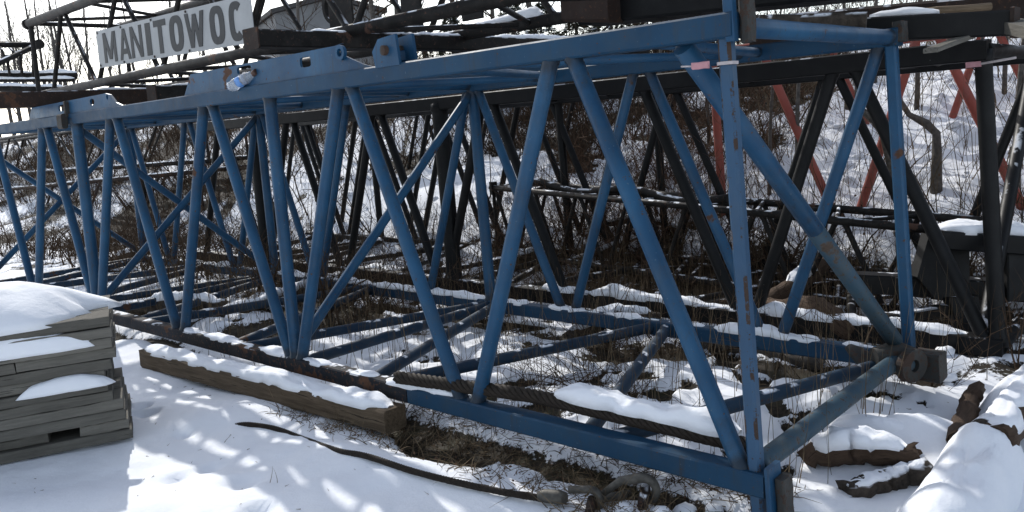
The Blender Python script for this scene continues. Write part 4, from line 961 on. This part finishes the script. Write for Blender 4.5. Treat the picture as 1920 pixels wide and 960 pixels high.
# straight dry weed stalks
allv, allq, off = [], [], 0
x, y = rand_sl(2300, .15, 5.5, -.1, 9); m = len(x); d = NR.normal(size=(m, 3)) * .12; d[:, 2] = 1
push(strands(on_g(x, y), d, NR.uniform(.2, .75, m), NR.uniform(.0018, .0035, m), .05, 3))
x, y = rand_sl(1300, 4.6, 10, -4, 3.5); m = len(x); d = NR.normal(size=(m, 3)) * .34; d[:, 2] = 1
P = push(strands(on_g(x, y), d, np.clip(NR.lognormal(-.35, .5, m), .2, 1.9), np.clip(.004 * NR.lognormal(0, .45, m), .0018, .010), .13, 4))
for rep in range(3):
    rt = P[np.arange(m), NR.integers(1, 3, m)]; push(strands(rt, d + NR.normal(size=(m, 3)) * .45, NR.uniform(.1, .4, m), NR.uniform(.002, .003, m), .1, 2))
fgp = [(418, 830), (505, 905), (520, 905), (620, 815), (625, 830), (728, 840), (730, 845), (992, 925), (1015, 860), (985, 858), (1130, 590)]
rt = np.array([tuple(G(u, v, -.01)) for u, v in fgp]); push(strands(rt, np.array([[.1, 0, 1]] * len(rt)) + NR.normal(size=(len(rt), 3)) * .25, NR.uniform(.05, .13, len(rt)), np.full(len(rt), .0022), .1, 3))
x, y = rand_sl(1700, -.42, .45, -.05, 3.4); m = len(x); d = NR.normal(size=(m, 3)); d[:, 2] = np.abs(d[:, 2]) * .5 + .12
push(strands(on_g(x, y) + [0, 0, .02], d, NR.uniform(.04, .22, m), NR.uniform(.0016, .0036, m), .2, 3, droop=.1))
x = NR.uniform(-3, 3.2, 240); y = NR.uniform(3.4, 6.5, 240); m = len(x); d = NR.normal(size=(m, 3)); d[:, 2] = np.abs(d[:, 2]) * .15
push(strands(on_g(x, y) + [0, 0, .022], d, NR.uniform(.008, .035, m), NR.uniform(.0012, .0028, m), .15, 2))
for i in range(150):
    s_ = R.uniform(-.3, 4.5); l_ = R.uniform(.0, 8) if s_ > .4 else R.uniform(.2, 3.2); cx_, cy_ = P0.x + Wh.x * s_ + Lh.x * l_, P0.y + Wh.y * s_ + Lh.y * l_; n_ = R.randint(10, 26)
    x = NR.normal(cx_, .035, n_); y = NR.normal(cy_, .035, n_); d = NR.normal(size=(n_, 3)) * .8; d[:, 2] = NR.uniform(.3, 1.2, n_)
    push(strands(on_g(x, y), d, NR.uniform(.08, .32, n_), NR.uniform(.0015, .003, n_), .12, 4, droop=.22))
wk = big_mesh('weed_stalks', np.concatenate(allv), np.concatenate(allq), 4, M_STALK); tag(wk, 'dry upright weed stalks standing in the snow', 'weeds', kind='stuff')
# dead leaves
n = 9000; x, y = rand_sl(n * 2, 4.4, 13, -3, 14); k = bare_mask(x, y) > .35; x, y = x[k][:n], y[k][:n]; n = len(x)
x2, y2 = rand_sl(700, -.35, .2, 0, 3.0); x = np.concatenate([x, x2]); y = np.concatenate([y, y2]); z = gz_arr(x, y) + np.concatenate([NR.uniform(0, 1, n) ** 2 * .9, NR.uniform(.0, .03, len(x2))]); n = len(x)
c = np.stack([x, y, z], -1); a = NR.normal(size=(n, 3)); a /= np.linalg.norm(a, axis=1)[:, None]; b = np.cross(a, NR.normal(size=(n, 3))); b /= np.linalg.norm(b, axis=1)[:, None]; sz = NR.uniform(.008, .022, n)[:, None]
sz[-len(x2):] *= .55
vv = np.stack([c - a * sz, c + b * sz * .6, c + a * sz, c - b * sz * .6], 1).reshape(-1, 3); o = big_mesh('dead_leaves', vv, np.arange(n * 4), 4, M_LEAF); tag(o, 'dead brown leaves in the brush and under the chord', 'leaves', kind='stuff')
# snow clumps caught in the brush
mb = MB()
x, y = rand_sl(520, 2.3, 10, -3, 11); hz = NR.uniform(0, .5, len(x)) ** 1.5
for i in range(len(x)): mb.blob((x[i], y[i], gz(x[i], y[i]) + hz[i] * .15), R.choice((.02, .03, .04, .06, .085)) * R.uniform(.8, 1.2), R.uniform(.3, .6), nu=9, nv=5)
tag(mb.build('snow_clumps', M_SNOW), 'clumps of snow caught in the brush on the bank', 'snow', kind='stuff')

# trees and saplings
def tree_mesh(height, r0, nb, twig, lean, seed, spread=.5, start=.25, upward=.8):
    global R
    rr = random.Random(seed); mb = MB(); m = 9; pts = []; p = V((0, 0, -.1)); d = V((lean[0], lean[1], 1)).normalized()
    for i in range(m):
        pts.append(p.copy()); p = p + d * height / (m - 1); d = (d + V((rr.uniform(-.07, .07), rr.uniform(-.07, .07), .03))).normalized()
    mb.tube(pts, [r0 * (1 - .85 * i / (m - 1)) for i in range(m)], 8); cr = MB()
    def br(p, d, ln, r, lv):
        ps = [p]; q = p
        for i in range(3): q = q + d * ln / 3; d = (d + V((rr.uniform(-.2, .2), rr.uniform(-.2, .2), rr.uniform(-.05, .2)))).normalized(); ps.append(q)
        cr.tube(ps, [r, r * .75, r * .5, r * .2], 3 if lv else 4, cap=False)
        if lv < twig:
            for k in range(4 if lv == 0 else 3):
                f = rr.uniform(.25, 1); i = min(2, int(f * 3)); s_ = ps[i].lerp(ps[i + 1], f * 3 - i)
                br(s_, (d + V((rr.uniform(-1, 1), rr.uniform(-1, 1), rr.uniform(-.3, .6))) * .7).normalized(), ln * rr.uniform(.4, .65), r * .5, lv + 1)
    for k in range(nb):
        f = start + (1 - start) * (k + rr.random()) / nb; f = min(f, .98); i = min(m - 2, int(f * (m - 1))); s_ = pts[i].lerp(pts[i + 1], f * (m - 1) - i)
        th = rr.uniform(0, 6.28); br(s_, V((math.cos(th) * spread, math.sin(th) * spread, upward * rr.uniform(.5, 1.2))).normalized(), height * (1.15 - f) * .38 * rr.uniform(.7, 1.2), r0 * .32 * (1.15 - f), 0)
    return mb, cr
def tree(name, label, cat, loc, mbs, mt, mc, group=None):
    r_ = thing(name, label, cat, loc, group); mb, cr = mbs
    o = mb.build('trunk', mt, None, V((0, 0, 0))); o.parent = r_; c_ = cr.build('crown', mc, None, V((0, 0, 0))); c_.parent = r_; return r_
def copy_thing(src, loc, rz, sc, label=None):
    o = src.copy(); COL.objects.link(o); o.location = loc; o.rotation_euler = (0, 0, rz); o.scale = (sc, sc, sc)
    if label: o['label'] = label
    for ch in src.children: c_ = ch.copy(); COL.objects.link(c_); c_.parent = o
    return o
proto = []
far = [(18, 41), (34, 38), (55, 44), (84, 40), (102, 43), (128, 39), (150, 42), (176, 45), (215, 40), (262, 42), (-10, 40), (345, 41), (395, 39), (430, 44), (300, 46), (240, 47), (118, 36), (70, 36)]
for i, (u, dd) in enumerate(far):
    p = at_d(u, 200, dd); z = gz(p.x, p.y); loc = V((p.x, p.y, z - .2))
    lab = 'slender bare grey tree in the distant row seen through the upper boom'
    if i < 4: proto.append(tree('bare_tree', lab, 'tree', loc, tree_mesh(6.6 + .5 * i, .11, 16, 2, (0, 0), 100 + i, .35, .18, 1.0), M_FARTWIG, M_FARTWIG, 'distant bare trees'))
    else: copy_thing(proto[i % 4], loc, R.uniform(0, 6), R.uniform(.72, 1.1))
# taller trees on the bank top, centre
ct = []
for i, (u, dd, h) in enumerate(((655, 24, 7), (705, 22, 7), (742, 26, 8), (800, 21, 7), (860, 23, 7), (560, 30, 8), (1010, 20, 7), (930, 24, 8), (1120, 19, 7), (1240, 20, 7))):
    p = at_d(u, 100, dd); loc = V((p.x, p.y, gz(p.x, p.y) - .15)); lab = 'bare branching tree on the top of the snowy bank'
    if i < 3: ct.append(tree('bare_tree', lab, 'tree', loc, tree_mesh(h, .10, 15, 2, (R.uniform(-.1, .1), 0), 200 + i, .8, .1, .6), M_TRUNK, M_TWIG, 'bare trees on the bank top'))
    else: copy_thing(ct[i % 3], loc, R.uniform(0, 6), R.uniform(.8, 1.15))
# dark evergreen shrubs along the top of the bank
def evergreen(seed, h):
    rr = random.Random(seed); mb = MB(); mb.tube([(0, 0, -.1), (0.02, 0, h * .5), (0, .03, h)], [.06, .045, .01], 7); n = 2600; vs = []; fs = []
    for i in range(n):
        f = rr.random() ** .8; z = h * (.08 + .9 * f); rad = h * .38 * (1 - f) ** .7 * (.35 + .65 * rr.random() ** .5) * (1 + .35 * math.sin(f * 23 + seed)); th = rr.uniform(0, 6.283)
        c_ = V((rad * math.cos(th), rad * math.sin(th), z - rad * .25)); a_ = V((math.cos(th) + rr.uniform(-.6, .6), math.sin(th) + rr.uniform(-.6, .6), rr.uniform(-.5, .3))).normalized() * rr.uniform(.05, .11); b_ = a_.cross(V((rr.uniform(-1, 1), rr.uniform(-1, 1), 1))).normalized() * rr.uniform(.012, .03)
        k = len(vs); vs += [c_ - b_, c_ + a_ * .6 - b_ * .6, c_ + a_ * 1.3, c_ + b_]; fs.append((k, k + 1, k + 2, k + 3))
    cr = MB(); cr.add(vs, fs); return mb, cr
ev = []
for i, (u, dd, h) in enumerate(((850, 19, 2.0), (905, 17, 1.7), (965, 18, 2.1), (1020, 16, 1.8), (1085, 17, 2.0), (780, 21, 1.7), (1150, 16, 2.0), (1230, 17, 2.2), (1300, 15, 1.9), (260, 34, 2.4), (360, 30, 2.2), (200, 36, 2.3))):
    p = at_d(u, 120, dd); loc = V((p.x, p.y, gz(p.x, p.y) - .1)); lab = 'low dark evergreen shrub along the top of the bank'
    if i < 3: ev.append(tree('evergreen_shrub', lab, 'shrub', loc, evergreen(300 + i, h), M_TRUNK, M_NEEDLE, 'evergreen shrubs on the bank'))
    else: copy_thing(ev[i % 3], loc, R.uniform(0, 6), R.uniform(.85, 1.15))
# saplings between the booms and the bank, right
sap = []
for i, (u, v, h, dd) in enumerate(((1440, 300, 3.2, 9.6), (1497, 350, 3.4, 9.2), (1532, 310, 3.0, 10.2), (1718, 250, 3.2, 9.8), (1848, 330, 3.3, 8.8), (1905, 420, 3.2, 8.0), (1880, 300, 3.0, 9.5), (1640, 240, 2.8, 11), (1590, 260, 3.0, 10.6), (1385, 300, 2.8, 10.5), (1775, 230, 3.0, 10.4), (1240, 300, 2.6, 11), (1330, 280, 2.8, 11.4))):
    p = at_d(u, v, dd); loc = V((p.x, p.y, gz(p.x, p.y) - .05)); lab = 'thin bare sapling standing on the bank behind the red boom at right'
    if i < 4: sap.append(tree('bare_sapling', lab, 'sapling', loc, tree_mesh(h, .028 + .006 * (i % 2), 9, 1, (R.uniform(-.08, .05), 0), 400 + i, .6, .25, .9), M_TRUNK, M_TWIG, 'thin saplings on the bank'))
    else: copy_thing(sap[i % 4], loc, R.uniform(0, 6), R.uniform(.85, 1.15))
p_ = [at_d(1757, 285, 8.4), at_d(1755, 250, 8.45), at_d(1738, 232, 8.5), at_d(1705, 215, 8.6), at_d(1688, 190, 8.7), at_d(1680, 120, 8.9)]
cs = thing('crooked_sapling', 'thick grey crooked trunk bent like an elbow in front of the snowy bank', 'sapling', V((p_[0].x, p_[0].y, gz(p_[0].x, p_[0].y))))
mb = MB(); mb.tube([V((p_[0].x, p_[0].y, gz(p_[0].x, p_[0].y) - .1))] + p_, [.06, .046, .04, .042, .03, .028, .02], 12, wob=.14); mb.build('trunk', M_TRUNK, cs)
p_ = [at_d(1655, 250, 8.2), at_d(1640, 228, 8.2), at_d(1615, 205, 8.3), at_d(1608, 180, 8.3), at_d(1606, 110, 8.5)]
cs = thing('crooked_sapling', 'thinner curved grey stem hooked behind the far blue brace', 'sapling', V((p_[0].x, p_[0].y, gz(p_[0].x, p_[0].y))))
mb = MB(); mb.tube([V((p_[0].x + .3, p_[0].y + .1, gz(p_[0].x, p_[0].y) - .1))] + p_, [.045, .036, .034, .03, .028, .02], 10, wob=.06); mb.build('trunk', M_TRUNK, cs)

# grey shed on the bank far behind
c0, c1 = at_d(520, 70, 34), at_d(720, 70, 36); zb = min(gz(c0.x, c0.y), gz(c1.x, c1.y)) - .3
sh = thing('shed', 'grey metal shed with a dark gabled roof far behind the upper boom', 'building', V((c0.x, c0.y, zb)))
dx = V((c1.x - c0.x, c1.y - c0.y, 0)); bk_ = V((-dx.y, dx.x, 0)).normalized() * 5; zt = at_d(520, 26, 34).z; zr = at_d(625, 0, 35).z
f = [V((c0.x, c0.y, zb)), V((c1.x, c1.y, zb)), V((c1.x, c1.y, zt)), V(((c0.x + c1.x) / 2, (c0.y + c1.y) / 2, zr)), V((c0.x, c0.y, zt))]
mb = MB(); mb.plate(f, bk_); mb.build('wall', M_WALL, sh)
for a_, b_ in ((f[4], f[3]), (f[3], f[2])):
    ou = (a_ - f[3]) if a_ is not f[3] else (b_ - f[3]); e_ = f[3] + ou * 1.08
    mb = MB(); mb.plate([f[3] - bk_ * .05 + V((0, 0, .02)), e_ - bk_ * .05 + V((0, 0, .02)), e_ - bk_ * .05 + V((0, 0, .2)), f[3] - bk_ * .05 + V((0, 0, .2))], bk_ * 1.1); mb.build('roof', M_ROOF, sh)
